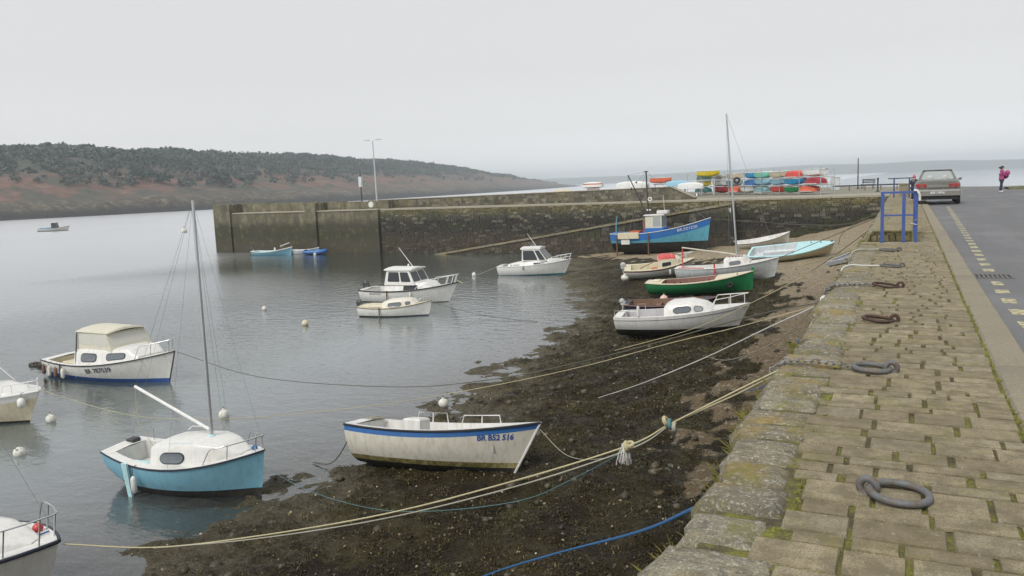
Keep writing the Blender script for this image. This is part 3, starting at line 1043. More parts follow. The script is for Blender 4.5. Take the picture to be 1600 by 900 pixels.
# woodland: crowns made of many clumps
nt_ = 12500
uu = RNG.uniform(150, sl[-1] - 30, nt_ * 3)
ww = RNG.uniform(26, 255, nt_ * 3)
den = sstep(42, 78, ww + (fbm(uu / 70., ww / 40., 3) - .5) * 90) * (.75 + .25 * vnoise(uu / 20., ww / 20.)) + .05 * (ww > 34)
k = RNG.random(len(uu)) < den
uu, ww = uu[k][:nt_], ww[k][:nt_]
TX, TY, TZ = head_xyz(uu, ww)
TR = RNG.uniform(1.5, 3.4, len(uu)) * (.85 + .4 * sstep(60, 180, ww))
def leaves(C, R, nq, q0=.16, q1=.36):
    """crowns of many small leaf patches spread through each crown's volume"""
    n = len(C)
    D = RNG.normal(0, 1, (n, nq, 3)); D /= np.linalg.norm(D, axis=2)[..., None]
    D[..., 2] = np.where(D[..., 2] < -.4, -D[..., 2], D[..., 2])
    P = C[:, None] + D * (RNG.random((n, nq, 1)) ** .35) * R[:, None, None] * np.array((1, 1, .8))
    a = RNG.normal(0, 1, (n, nq, 3)); a /= np.linalg.norm(a, axis=2)[..., None]
    b = np.cross(a, D + .3 * RNG.normal(0, 1, (n, nq, 3))); b /= np.linalg.norm(b, axis=2)[..., None] + 1e-6
    s_ = RNG.uniform(q0, q1, (n, nq, 1)) * R[:, None, None]
    V = np.stack([P - a * s_, P + b * s_ * .8, P + a * s_, P - b * s_ * .8], 2).reshape(-1, 3)
    F = np.arange(len(V)).reshape(-1, 4)
    return V, F
V_, F_ = leaves(np.c_[TX, TY, TZ + TR * .6], TR, 26, .18, .4)
wo = link('woodland', np_mesh('woodland', V_, F_, MAT['wood']))
tag(wo, 'dense grey green scrub woodland covering the upper slope of the headland', 'woodland', kind='stuff')
# single evergreen bushes standing on the bracken slope
bush_specs = [(760, 30, 5.2, 'largest dark evergreen bush standing low on the bracken slope by the shore'), (722, 36, 3.6, 'rounded evergreen bush on the bracken left of the largest one'), (712, 44, 3.4, 'evergreen bush above the rounded one at the wood edge'),
              (792, 40, 3.2, 'left one of two close round bushes on the red bracken'), (800, 41, 3.4, 'right one of two close round bushes on the red bracken'), (742, 52, 1.8, 'small round bush alone on the open red bracken'),
              (775, 66, 2.0, 'small bush high on the red bracken clearing'), (836, 60, 2.6, 'pale bush near the right end of the first bracken clearing')]
for u_, w_, r_, lab in bush_specs:
    px, py, pz = [float(a) for a in head_xyz(np.array([float(u_)]), np.array([float(w_)]))] if False else [float(a[0]) for a in head_xyz(np.array([float(u_)]), np.array([float(w_)]))]
    b = empty('evergreen_bush', (px, py, pz - .3), label=lab, cat='bush', group='bushes on the bracken slope')
    V_, F_ = leaves(np.array([(0, 0, r_ * .7)]), np.array([r_]), 260, .1, .24)
    link('crown', np_mesh('crown', V_, F_, MAT['bush']), b)
    MB().tube([(0, 0, -.4), (.1, 0, r_ * .5), (.15, .05, r_)], [r_ * .09, r_ * .06, r_ * .03], 6).build('trunk', MAT['brown_wood'], b)

# ------------------------------------------------------------------ far coast in the haze
fx = np.linspace(-2600, 1500, 120)
V, F = [], []
for q, x in enumerate(fx):
    hgt = -6 + .8 * (26 + 20 * float(fbm(np.array(x / 420.), np.array(2.), 3)) + 14 * float(sstep(-1500, -100, x)) - 26 * float(sstep(100, 1300, x)))
    V += [(x, 3300 + 60 * math.sin(x / 300), ZW - 1), (x, 3330 + 60 * math.sin(x / 300), hgt * .45), (x, 3500, hgt), (x, 3750, hgt * .9)]
for q in range(len(fx) - 1):
    for k in range(3):
        a = q * 4 + k
        F.append((a, a + 4, a + 5, a + 1))
m = MB(); m.add(V, F)
tag(m.build('far_coast', plain('far_coast_woods', (.05, .06, .04), .95, 0, .3, .01), None, 80), kind='structure')

# ------------------------------------------------------------------ haze
hm = bpy.data.materials.new('haze_air')
hm.use_nodes = True
for n in list(hm.node_tree.nodes):
    if n.type != 'OUTPUT_MATERIAL': hm.node_tree.nodes.remove(n)
pv = hm.node_tree.nodes.new('ShaderNodeVolumePrincipled')
pv.inputs['Color'].default_value = (.88, .95, 1.0, 1)
pv.inputs['Density'].default_value = .0005
pv.inputs['Anisotropy'].default_value = .75
hm.node_tree.links.new(pv.outputs[0], [n for n in hm.node_tree.nodes if n.type == 'OUTPUT_MATERIAL'][0].inputs['Volume'])
hz = MB().box(-3900, 3900, -1100, 4000, -9, 56).build('haze', hm, None, None)
tag(hz, 'thin pale haze lying over the harbour and the far shore', 'haze', kind='stuff')
# ================================================================== BOATS
def lerp(a, b, t): return a + (b - a) * t
class Hull:
    """lofted hull: x forward, y to port, z up, z=0 at the boot line"""
    def __init__(s, L, B, zs, zm, zb, zk, tr=.75, t0=.42, p=2.1, rake=.35, fore=.5, full=.8, kr=.12):
        s.L, s.B, s.zs, s.zm, s.zb, s.zk, s.tr, s.t0, s.p, s.rake, s.fore, s.full, s.kr = L, B, zs, zm, zb, zk, tr, t0, p, rake, fore, full, kr
        t1 = .42      # sheer curve through stern, middle and bow
        s.c = np.linalg.solve(np.array([[1, 0, 0], [1, t1, t1 * t1], [1, 1, 1]]), np.array([zs, zm, zb]))
    def hb(s, t):
        h = s.B / 2
        if t < s.t0: return h * lerp(s.tr, 1, math.sin(math.pi / 2 * t / s.t0))
        return h * (1 - ((t - s.t0) / (1 - s.t0)) ** s.p)
    def sheer(s, t): return float(s.c[0] + s.c[1] * t + s.c[2] * t * t)
    def keel(s, t):
        k = s.zk * (1 - s.kr * max(0, 1 - t / .4) ** 2 * 2)
        if t > .7:
            q = ((t - .7) / .3) ** 2.4
            k = lerp(k, lerp(s.zk, s.zb, s.fore * .5), q)
        return k
    def yz(s, t, v):
        b, zk, zs = s.hb(t), s.keel(t), s.sheer(t)
        a = v * math.pi / 2
        w = t ** 2.2
        y = lerp(math.sin(a) ** s.full, v ** 1.05, w * .8)
        z = lerp(1 - math.cos(a), v, .25 + .7 * w)
        return b * y, zk + (zs - zk) * z
    def pt(s, t, v, side=1, off=0.0):
        y, z = s.yz(t, v)
        x = -s.L / 2 + s.L * t - s.rake * (1 - v) * t ** 5 + .10 * (1 - v) * (1 - t) ** 4
        return (x, side * (y + off), z)
    def v_at(s, t, z):
        lo, hi = 0., 1.
        for _ in range(22):
            m_ = (lo + hi) / 2
            if s.yz(t, m_)[1] < z: lo = m_
            else: hi = m_
        return (lo + hi) / 2
    def rim(s, t, inset=0.0, dz=0.0, side=1):
        return (-s.L / 2 + s.L * t, side * max(0., s.hb(t) - inset), s.sheer(t) + dz)

TS = [0, .06, .13, .2, .28, .36, .44, .52, .6, .68, .75, .81, .86, .9, .935, .965, .985, 1.0]
def hull_parts(h, root, bottom, topside, stripe=None, stripe_w=.1, band=None, band_w=.1, rail='rubber', rail_r=.022, zp=0.0, transom=None, names=('bottom', 'topsides')):
    levels = [(None, lambda t: 0.)]
    def v_boot(t): return h.v_at(t, zp) if zp > h.keel(t) else 0.
    segs = [('bottom', bottom, lambda t: 0., v_boot, 4)]
    lowf = v_boot
    if band:
        f2 = lambda t: h.v_at(t, zp + band_w)
        segs.append(('waterline_band', band, lowf, f2, 2)); lowf = f2
    if stripe:
        f3 = lambda t: h.v_at(t, h.sheer(t) - stripe_w)
        segs.append(('topsides', topside, lowf, f3, 5)); segs.append(('stripe', stripe, f3, lambda t: 1., 2))
    else:
        segs.append(('topsides', topside, lowf, lambda t: 1., 6))
    for nm, mat, fa, fb, n in segs:
        m = MB()
        for side in (1, -1):
            V = []
            for t in TS:
                a, b = fa(t), fb(t)
                b = max(a, b)
                for k in range(n + 1): V.append(h.pt(t, lerp(a, b, k / n), side))
            F = []
            for i in range(len(TS) - 1):
                for k in range(n):
                    q = (i * (n + 1) + k, (i + 1) * (n + 1) + k, (i + 1) * (n + 1) + k + 1, i * (n + 1) + k + 1)
                    F.append(q if side == -1 else q[::-1])
            m.add(V, F)
        # transom segment
        a, b = fa(0), fb(0)
        n2 = n
        L_ = [h.pt(0, lerp(a, b, k / n2), 1) for k in range(n2 + 1)]
        R_ = [h.pt(0, lerp(a, b, k / n2), -1) for k in range(n2 + 1)]
        m.add(L_ + R_, [(k, n2 + 1 + k, n2 + 2 + k, k + 1) for k in range(n2)])
        m.build(nm, MAT[mat], root, 50)
    if rail:
        m = MB()
        for side in (1, -1):
            m.tube([(lambda p: (p[0], p[1] + side * .006, p[2] - .012))(h.rim(t, 0, 0, side)) for t in TS], rail_r, 6)
        m.tube([h.rim(0, 0, -.012, 1), h.rim(0, 0, -.012, -1)], rail_r, 6)
        m.build('rub_rail', MAT[rail], root, 60)

def deck_parts(h, root, deck, well, ca, cb, side_w=.12, depth=.35, crown=.05, floor=None, zfloor=None):
    """deck with a cockpit well between stations ca and cb"""
    ts = sorted(set([t for t in TS if t > 0.0] + [0.0, ca, cb]))
    m = MB()
    def strip(ta, tb_):
        for s in (1, -1):
            A, B_ = h.rim(ta, 0, .006, s), h.rim(tb_, 0, .006, s)
            if ca - 1e-6 <= ta and tb_ <= cb + 1e-6:
                C, D = h.rim(tb_, side_w, .012, s), h.rim(ta, side_w, .012, s)
                q = [A, B_, C, D]
            else:
                q = [A, B_, (B_[0], 0, B_[2] + crown * min(1, h.hb(tb_))), (A[0], 0, A[2] + crown * min(1, h.hb(ta)))]
            m.add(q, [(0, 1, 2, 3)] if s == -1 else [(3, 2, 1, 0)])
    for a, b in zip(ts[:-1], ts[1:]): strip(a, b)
    m.build('deck', MAT[deck], root, 40)
    inner = [t for t in ts if ca - 1e-6 <= t <= cb + 1e-6]
    zf = lambda t: (zfloor if zfloor is not None else h.sheer((ca + cb) / 2) - depth)
    m = MB()
    fl = MB()
    for a, b in zip(inner[:-1], inner[1:]):
        for s in (1, -1):
            A, B_ = h.rim(a, side_w, .012, s), h.rim(b, side_w, .012, s)
            # the well narrows downwards inside the hull
            def low(t):
                z = zf(t)
                y = min(h.hb(t) - side_w, max(.02, h.yz(t, h.v_at(t, z))[0] - .03))
                return (-h.L / 2 + h.L * t, s * max(.0, y), z)
            C, D = low(b), low(a)
            q = [A, B_, C, D]
            m.add(q, [(0, 1, 2, 3)] if s == -1 else [(3, 2, 1, 0)])
        def lw(t):
            z = zf(t)
            return min(h.hb(t) - side_w, max(.02, h.yz(t, h.v_at(t, z))[0] - .03))
        xa, xb = -h.L / 2 + h.L * a, -h.L / 2 + h.L * b
        fl.add([(xa, -lw(a), zf(a)), (xb, -lw(b), zf(b)), (xb, lw(b), zf(b)), (xa, lw(a), zf(a))], [(0, 1, 2, 3)])
    for t in (ca, cb):
        A, B_ = h.rim(t, side_w, .012, 1), h.rim(t, side_w, .012, -1)
        x = A[0]
        z = zf(t)
        m.add([A, B_, (x, B_[1], z), (x, A[1], z)], [(0, 1, 2, 3)])
    m.build('cockpit', MAT[well], root, 40)
    fl.build('cockpit_floor', MAT[floor or well], root, None)

def rounded(u0, u1, v0, v1, r=.3, n=4):
    ru, rv = (u1 - u0) * r * .5, (v1 - v0) * r
    P = []
    for cx, cy, a0 in ((u1 - ru, v1 - rv, 0), (u0 + ru, v1 - rv, 90), (u0 + ru, v0 + rv, 180), (u1 - ru, v0 + rv, 270)):
        for k in range(n + 1):
            a = math.radians(a0 + 90 * k / n)
            P.append((cx + ru * math.cos(a), cy + rv * math.sin(a)))
    return P

class Cabin:
    """coachroof lofted over the deck; prof is a list of (station, height)"""
    def __init__(s, h, prof, side=.16, wmax=9, tumble=.1):
        s.h, s.prof, s.side, s.wmax, s.tumble = h, prof, side, wmax, tumble
        s.a, s.b = prof[0][0], prof[-1][0]
    def hgt(s, t): return float(np.interp(t, [p[0] for p in s.prof], [p[1] for p in s.prof]))
    def w(s, t): return max(.03, min(s.h.hb(t) - s.side, s.wmax))
    def sec(s, t):
        w, H_, d = s.w(t), s.hgt(t), s.h.sheer(t) - .01
        x = -s.h.L / 2 + s.h.L * t
        k = 1 - s.tumble
        return [(x, w, d), (x, w * k, d + .78 * H_), (x, w * (k - .07), d + .92 * H_), (x, w * (k - .25), d + 1.0 * H_), (x, 0, d + 1.05 * H_)]
    def side_pt(s, t, v, side, off):
        a, b = s.sec(t)[0], s.sec(t)[1]
        return (a[0], side * (lerp(a[1], b[1], v) + off), lerp(a[2], b[2], v))
    def build(s, root, mat, n=12, name='cabin'):
        ts = sorted(set([lerp(s.a, s.b, k / n) for k in range(n + 1)] + [p[0] for p in s.prof]))
        m = MB()
        rings = []
        for t in ts:
            q = s.sec(t)
            rings.append(q + [(p[0], -p[1], p[2]) for p in q[-2::-1]])
        k = len(rings[0])
        V = [p for r in rings for p in r]
        F = []
        for i in range(len(rings) - 1):
            for j in range(k - 1): F.append((i * k + j, (i + 1) * k + j, (i + 1) * k + j + 1, i * k + j + 1))
        F.append(tuple(range(k)))
        F.append(tuple((len(rings) - 1) * k + j for j in range(k))[::-1])
        m.add(V, F)
        s.o = m.build(name, MAT[mat], root, 35)
        return s.o
    def window(s, t0, t1, v0, v1, pane='window', frame='rubber', r=.35, sides=(-1, 1), fw=.012):
        L = s.h.L
        for sd in sides:
            P = rounded(t0, t1, v0, v1, r)
            Q = rounded(t0 - fw / L * 1.5, t1 + fw / L * 1.5, v0 - .06, v1 + .06, r)
            for nm, pts, off, mt in (('window_frame', Q, .014, frame), ('window', P, .022, pane)):
                outer = [s.side_pt(u, v, sd, off) for u, v in pts]
                inner = [s.side_pt(u, v, sd, -.01) for u, v in pts]
                nn_ = len(outer)
                m = MB()
                f0 = tuple(range(nn_))
                m.add(outer + inner, [f0 if sd == 1 else f0[::-1]] + [(i, (i + 1) % nn_, (i + 1) % nn_ + nn_, i + nn_) for i in range(nn_)])
                m.build(nm, MAT[mt], s.o, None)

def panes(root, quad, spans, v0, v1, mat, off=.006, nm='window'):
    """glass set on a planar quad (bl, br, tr, tl seen from outside)"""
    bl, br, tr_, tl = [Vector(p) for p in quad]
    nrm = (br - bl).cross(tl - bl).normalized()
    for a, b in spans:
        P = []
        for u, v in rounded(a, b, v0, v1, .16, 3):
            P.append((bl.lerp(br, u)).lerp(tl.lerp(tr_, u), v))
        k = len(P)
        m = MB()
        m.add([p + nrm * off for p in P] + [p - nrm * .01 for p in P], [tuple(range(k))] + [((i + 1) % k, i, i + k, (i + 1) % k + k) for i in range(k)])
        m.build(nm, MAT[mat], root, None)

def wheelhouse(root, x0, x1, wb, wt, z0, z1, slant_f=.2, slant_r=.0, mat='gelcoat', roof='gelcoat', over=.08, v=(.5, .92), side=((.06, .5), (.56, .94)), front=((.06, .48), (.52, .94)), rear=((.1, .45),), pane='window', camber=.05, rt=.05):
    b = [(x0, -wb, z0), (x1, -wb, z0), (x1, wb, z0), (x0, wb, z0)]
    t = [(x0 + slant_r, -wt, z1), (x1 - slant_f, -wt, z1), (x1 - slant_f, wt, z1), (x0 + slant_r, wt, z1)]
    o = MB().hexa(b, t).build('wheelhouse', MAT[mat], root, None)
    panes(o, (b[0], b[1], t[1], t[0]), side, v[0], v[1], pane)
    panes(o, (b[2], b[3], t[3], t[2]), tuple((1 - q, 1 - p) for p, q in side), v[0], v[1], pane)
    panes(o, (b[1], b[2], t[2], t[1]), front, v[0], v[1], pane)
    panes(o, (b[3], b[0], t[0], t[3]), rear, v[0], v[1], pane)
    m = MB()
    xa, xb, wy_ = x0 + slant_r - over, x1 - slant_f + over * 1.4, wt + over * .7
    n = 6
    V, F = [], []
    for i in range(n + 1):
        u = i / n
        yy_ = lerp(-wy_, wy_, u)
        c = camber * (1 - (2 * u - 1) ** 2)
        V += [(xa, yy_, z1 + .002 + c * .6), (xb, yy_ * .95, z1 + .002 + c * .6), (xb - .03, yy_ * .93, z1 + rt + c), (xa + .02, yy_ * .98, z1 + rt + c)]
    for i in range(n):
        for k in range(4):
            F.append((i * 4 + k, i * 4 + (k + 1) % 4, i * 4 + 4 + (k + 1) % 4, i * 4 + 4 + k))
    F += [(0, 1, 2, 3), tuple(n * 4 + k for k in (3, 2, 1, 0))]
    m.add(V, F)
    m.build('roof', MAT[roof], root, 40)
    return o

def rail_tube(root, pts, posts=(), r=.012, mat='steel', nm='guard_rail'):
    m = MB()
    m.tube(pts, r, 6)
    for a, b in posts: m.tube([a, b], r * .9, 6)
    m.build(nm, MAT[mat], root, 60)

def pulpit(h, root, t0, hgt, inset=.06, lean=.0, posts=(.3, .7), mat='steel', r=.012, mid=False, nm='pulpit'):
    ts = [lerp(t0, .985, k / 7) for k in range(8)]
    def rp_(t, s, k): p = h.rim(t, min(inset, h.hb(t) * .5), 0, s); return (p[0] + lean * k, p[1], p[2] + hgt * k)
    top = [rp_(t0, -1, 0.0), rp_(lerp(t0, 1, .10), -1, .85)] + [rp_(t, -1, 1) for t in ts[1:]] + [rp_(t, 1, 1) for t in ts[:0:-1]] + [rp_(lerp(t0, 1, .10), 1, .85), rp_(t0, 1, 0.0)]
    pst = []
    for q in posts:
        t = lerp(t0, .985, q)
        for s in (1, -1): pst.append((rp_(t, s, 0), rp_(t, s, 1)))
    m = MB()
    m.tube(top, r, 6)
    if mid: m.tube([rp_(t, -1, .5) for t in ts[1:]] + [rp_(t, 1, .5) for t in ts[:0:-1]], r * .8, 6)
    for a, b in pst: m.tube([a, b], r * .9, 6)
    m.build(nm, MAT[mat], root, 60)

def outboard(root, loc, s=1.0, cowl='motor', tilt=0.0):
    e = bpy.data.objects.new('outboard_motor', MB().ball((0, 0, .34 * s), .17 * s, .12 * s, .17 * s, 12, 8).box(-.14 * s, .14 * s, -.1 * s, .1 * s, .16 * s, .3 * s, .03).mesh('outboard_motor', MAT[cowl], 50))
    COL.objects.link(e); e.parent = root
    e.location = loc; e.rotation_euler = (0, tilt, 0)
    m = MB()
    m.hexa([(-.07 * s, -.035 * s, -.55 * s), (.06 * s, -.035 * s, -.55 * s), (.06 * s, .035 * s, -.55 * s), (-.07 * s, .035 * s, -.55 * s)], [(-.09 * s, -.06 * s, .18 * s), (.08 * s, -.06 * s, .18 * s), (.08 * s, .06 * s, .18 * s), (-.09 * s, .06 * s, .18 * s)])
    m.box(-.14 * s, .08 * s, -.05 * s, .05 * s, -.56 * s, -.53 * s)
    m.build('shaft', MAT['motor_grey'], e, 40)
    m = MB()
    for k in range(3):
        a = k * 2.094
        m.hexa([(-.13 * s, -.01, -.48 * s), (-.10 * s, -.01, -.48 * s), (-.10 * s, .01, -.48 * s), (-.13 * s, .01, -.48 * s)], [(-.14 * s, .11 * s * math.cos(a) - .03 * s, -.48 * s + .11 * s * math.sin(a)), (-.09 * s, .11 * s * math.cos(a) - .03 * s, -.48 * s + .11 * s * math.sin(a)), (-.09 * s, .11 * s * math.cos(a) + .03 * s, -.48 * s + .11 * s * math.sin(a)), (-.14 * s, .11 * s * math.cos(a) + .03 * s, -.48 * s + .11 * s * math.sin(a))])
    m.build('propeller', MAT['dark_metal'], e, None)
    return e

def fender(h, root, t, drop=.12, ln=.3, r=.055, mat='fender', side=-1):
    p = h.rim(t, -.06, 0, side)
    y = p[1]
    m = MB()
    z = p[2] - drop
    m.lathe([(.012, 0), (r * .7, -.03), (r, -.07), (r, -ln + .07), (r * .7, -ln + .03), (.012, -ln)], 10, (p[0], y, z))
    o = m.build('fender', MAT[mat], root, 60)
    MB().tube([(p[0], h.rim(t, .04, .02, side)[1], p[2] + .02), (p[0], y, p[2]), (p[0], y, z)], .006, 5).build('fender_line', MAT['rope_dark'], o)

def text_mesh(txt, size, shear=0.0, bold=0.0):
    cu = bpy.data.curves.new('lettering', 'FONT')
    cu.body = txt
    cu.size = size
    cu.shear = shear
    cu.offset = bold
    cu.resolution_u = 3
    tmp = bpy.data.objects.new('lettering_tmp', cu)
    COL.objects.link(tmp)
    bpy.context.view_layer.update()
    me = bpy.data.meshes.new_from_object(tmp.evaluated_get(bpy.context.evaluated_depsgraph_get()))
    bpy.data.objects.remove(tmp)
    return me

def hull_text(h, root, txt, t0, z0, size, mat, slope=0.0, side=-1, stretch=1.0, bold=.0, shear=0.0):
    me = text_mesh(txt, size, shear, bold)
    for v in me.vertices:
        x, z = v.co.x * stretch, z0 + v.co.y + slope * v.co.x * stretch
        t = min(.995, t0 + x / h.L)
        vv_ = h.v_at(t, z)
        p = h.pt(t, vv_, side, .008)
        v.co = p
    me.materials.clear()
    me.materials.append(MAT[mat])
    link('registration_letters', me, root)

def boat(name, loc, head, label, cat, heel=0, pitch=0, group='boats in the harbour'):
    return empty(name, loc, (math.radians(heel), -math.radians(pitch), math.radians(head)), label, cat, group)

def mast_parts(root, x, z0, height, r=.035, rake=2.0, mat='alu', y=0):
    dx = -math.tan(math.radians(rake)) * height
    MB().tube([(x, y, z0), (x + dx, y, z0 + height)], [r, r * .72], 10).build('mast', MAT[mat], root, 60)
    return Vector((x + dx, y, z0 + height))
def stays(root, top, pts, r=.004):
    m = MB()
    for p in pts: m.tube([top, p], r, 4)
    m.build('rigging', MAT['wire'], root)

# ---------------------------------------------------------------- white cabin boat afloat on the left
r = boat('cabin_boat', (-22.6, 17.0, ZW), -3, 'white cabin boat with cream canvas shelter, blue boot line and registration 787039', 'boat')
h = Hull(5.55, 2.1, .52, .52, 1.0, -.35, .82, .42, 2.3, .42, .35)
hull_parts(h, r, 'blue_bottom', 'gelcoat', zp=.13, rail_r=.02)
deck_parts(h, r, 'gelcoat', 'cream', .05, .34, .12, .4)
c = Cabin(h, [(.33, .50), (.42, .52), (.60, .46), (.74, .36), (.80, .08)], .14); c.build(r, 'gelcoat')
c.window(.40, .53, .30, .86, 'window_grey')
c.window(.61, .73, .34, .86, 'window_grey')
x0 = -h.L / 2
wh = wheelhouse(r, x0 + .335 * h.L, x0 + .66 * h.L, .74, .66, h.sheer(.4) + .30, h.sheer(.4) + 1.0, .40, .02, 'canvas', 'canvas', .08, (.44, .92), ((.05, .5), (.54, .95)), ((.06, .94),), ((.2, .8),), 'window_canvas' if 'window_canvas' in MAT else 'canvas', .10, .03)
m = MB(); m.tube([h.rim(.345, .16, 0, -1), (x0 + .335 * h.L, -.7, h.sheer(.4) + .98)], .022, 6); m.tube([h.rim(.345, .16, 0, 1), (x0 + .335 * h.L, .7, h.sheer(.4) + .98)], .022, 6)
m.build('shelter_post', MAT['dark_metal'], r)
MB().box(x0 + .1 * h.L, x0 + .3 * h.L, -.5, .5, .2, .42, .03).build('engine_box', MAT['cream'], r)
pulpit(h, r, .80, .38, .06, .05, (.45, .9))
hull_text(h, r, 'BR 787039', .46, .27, .22, 'letter_dark', .11, -1, 1.12, .003)
for t, mt in ((.05, 'brown_wood'), (.12, 'fender'), (.19, 'red_brown'), (.27, 'fender')): fender(h, r, t, .1, .34, .06, mt)
m = MB(); m.tube([h.rim(.235, -.03, .02, -1), (lambda p: (p[0], p[1], -.1))(h.rim(.235, -.04, 0, -1))], .025, 6); m.build('leg_post', MAT['dark_metal'], r)
MB().tube([h.pt(1, 1, 1), h.pt(1, .6, 1), h.pt(1, 0, 1)], .022, 6).build('stem_band', MAT['dark_metal'], r)

# ---------------------------------------------------------------- boat cut by the left edge
r = boat('motor_boat', (-22.15, 12.4, ZW), 2, 'white motor boat cut off by the left edge, only its bow and windscreen showing', 'boat')
h = Hull(4.9, 2.0, .6, .62, .88, -.3, .9, .4, 2.6, .5, .5)
hull_parts(h, r, 'black_bottom', 'cream', 'gelcoat', .2, rail='white_tube', zp=.06)
deck_parts(h, r, 'gelcoat', 'gelcoat', .05, .45, .14, .4)
c = Cabin(h, [(.45, .24), (.6, .22), (.80, .10), (.86, .03)], .2); c.build(r, 'gelcoat')
x0 = -h.L / 2
m = MB(); m.hexa([(x0 + 2.75, -.8, .8), (x0 + 2.79, -.8, .8), (x0 + 2.79, .8, .8), (x0 + 2.75, .8, .8)], [(x0 + 2.2, -.62, 1.3), (x0 + 2.24, -.62, 1.3), (x0 + 2.24, .62, 1.3), (x0 + 2.2, .62, 1.3)])
m.build('windscreen', MAT['window_light'], r, None)
rail_tube(r, [(x0 + 2.76, -.82, .8), (x0 + 2.2, -.64, 1.32), (x0 + 2.2, .64, 1.32), (x0 + 2.76, .82, .8)], (), .022, 'white_tube', 'windscreen_frame')
pulpit(h, r, .84, .26, .05, 0, (.35, .8), 'white_tube')
fender(h, r, .94, .1, .26, .1)

# ---------------------------------------------------------------- boat in the bottom left corner
r = boat('small_yacht', (-12.88, 5.88, ZW + .18), 22, 'white small yacht in the bottom left corner, steel pulpit and red buoy on its foredeck', 'boat')
h = Hull(4.8, 1.95, .52, .50, .66, -.35, .75, .4, 4.2, .25, .35)
hull_parts(h, r, 'black_bottom', 'gelcoat', zp=.04, rail='navy', rail_r=.03)
deck_parts(h, r, 'gelcoat', 'gelcoat', .06, .36, .14, .35)
c = Cabin(h, [(.36, .36), (.60, .36), (.80, .26), (.93, .05)], .28); c.build(r, 'gelcoat')
c.window(.62, .82, .2, .85, 'window')
c.window(.42, .54, .2, .85, 'window')
pulpit(h, r, .84, .40, .06, .06, (.4, .85), 'steel', .013)
o = MB().ball(h.rim(.88, .2, .07), .075, .075, .07, 12, 8).build('red_buoy', MAT['red_paint'], r, 60)
tp = mast_parts(r, -.1, h.sheer(.5) + .38, 5.2, .04, 1)
stays(r, tp, [h.rim(.97, 0, .02), h.rim(.45, .02, 0, 1), h.rim(.45, .02, 0, -1), h.rim(.02, .2, 0, -1), h.rim(.55, .02, 0, -1)])
m = MB(); m.tube([h.rim(.93, .1, .04), h.rim(.82, .2, .05, -1), h.rim(.80, .4, .10, -1), h.rim(.78, .2, .05, -1)], .014, 5); m.build('blue_line', MAT['rope_blue'], r)

# ---------------------------------------------------------------- light blue yacht
r = boat('small_yacht', (-12.33, 10.62, ZW + .17), 4, 'light blue hulled small yacht with white deck, bare mast and raised boom', 'yacht')
h = Hull(3.58, 1.6, .54, .44, .74, -.40, .62, .48, 2.4, .16, .25, .7, .42)
hull_parts(h, r, 'black_bottom', 'sky_blue', zp=.0, rail='navy', rail_r=.017)
deck_parts(h, r, 'gelcoat', 'gelcoat', .07, .40, .2, .3)
c = Cabin(h, [(.38, .36), (.5, .40), (.66, .40), (.78, .28), (.88, .05)], .20); c.build(r, 'gelcoat')
c.window(.455, .605, .22, .78, 'window_grey', 'navy', .5)
x0 = -h.L / 2
MB().box(x0 + .16 * h.L, x0 + .36 * h.L, -.56, -.2, .26, .34, .02).build('seat', MAT['pale_blue'], r, None)
MB().box(x0 + .16 * h.L, x0 + .36 * h.L, .2, .56, .26, .34, .02).build('seat', MAT['pale_blue'], r, None)
mx = x0 + .66 * h.L
mz = h.sheer(.66) + .40
tp = mast_parts(r, mx, mz, 4.45, .036, -.6)
MB().tube([(mx - .04, 0, mz + .12), (mx - 1.95, .1, mz + .82)], .030, 8).build('boom', MAT['white_tube'], r)
MB().lathe([(.07, 0), (.07, .03), (.045, .05)], 10, (mx, 0, mz - .02)).build('mast_step', MAT['pale_blue'], r)
stays(r, tp, [h.rim(.985, 0, .02), h.rim(.55, .03, 0, 1), h.rim(.55, .03, 0, -1), h.rim(.0, .25, 0, 1), h.rim(.60, .03, 0, 1), (mx - 1.95, .1, mz + .82)], .003)
MB().tube([(mx - 1.95, .1, mz + .82), (mx - 1.98, .1, mz + .1), (mx - 1.6, .1, .5)], .006, 5).build('mainsheet', MAT['rope_yellow'], r)
# pulpit and side rail
pulpit(h, r, .74, .28, .05, .04, (.45, .9), 'steel', .012)
rail_tube(r, [h.rim(.10, .1, 0, 1), h.rim(.10, .1, .26, 1), h.rim(.34, .1, .26, 1), h.rim(.36, .1, 0, 1)], (), .011)
rail_tube(r, [h.rim(.42, .5, .42, 1), h.rim(.45, .5, .50, 1), h.rim(.56, .5, .50, 1), h.rim(.58, .5, .42, 1)], (), .012, 'white_tube', 'hatch_rail')
m = MB()
p = h.rim(.275, -.05, .05, -1)
m.hexa([(p[0] - .03, p[1] + .03, -.42), (p[0] + .05, p[1] + .03, -.42), (p[0] + .05, p[1] + .08, -.42), (p[0] - .03, p[1] + .08, -.42)], [(p[0] - .1, p[1] - .04, p[2]), (p[0] + .03, p[1] - .04, p[2]), (p[0] + .03, p[1] + .0, p[2]), (p[0] - .1, p[1] + .0, p[2])])
m.build('leeboard', MAT['grey_blue'] if 'grey_blue' in MAT else MAT['pale_blue'], r, None)
fender(h, r, .325, .16, .34, .055)
MB().ball(h.rim(.91, .18, .05), .06, .06, .05, 8, 6).build('line_coil', MAT['rope_blue'], r)
hull_y = MB(); hull_y.box(x0 + .02, x0 + .2, .1, .3, h.sheer(.03), h.sheer(.03) + .09, .02); hull_y.build('rudder_head', MAT['dark_metal'], r, None)
m = MB()
random.seed(9)
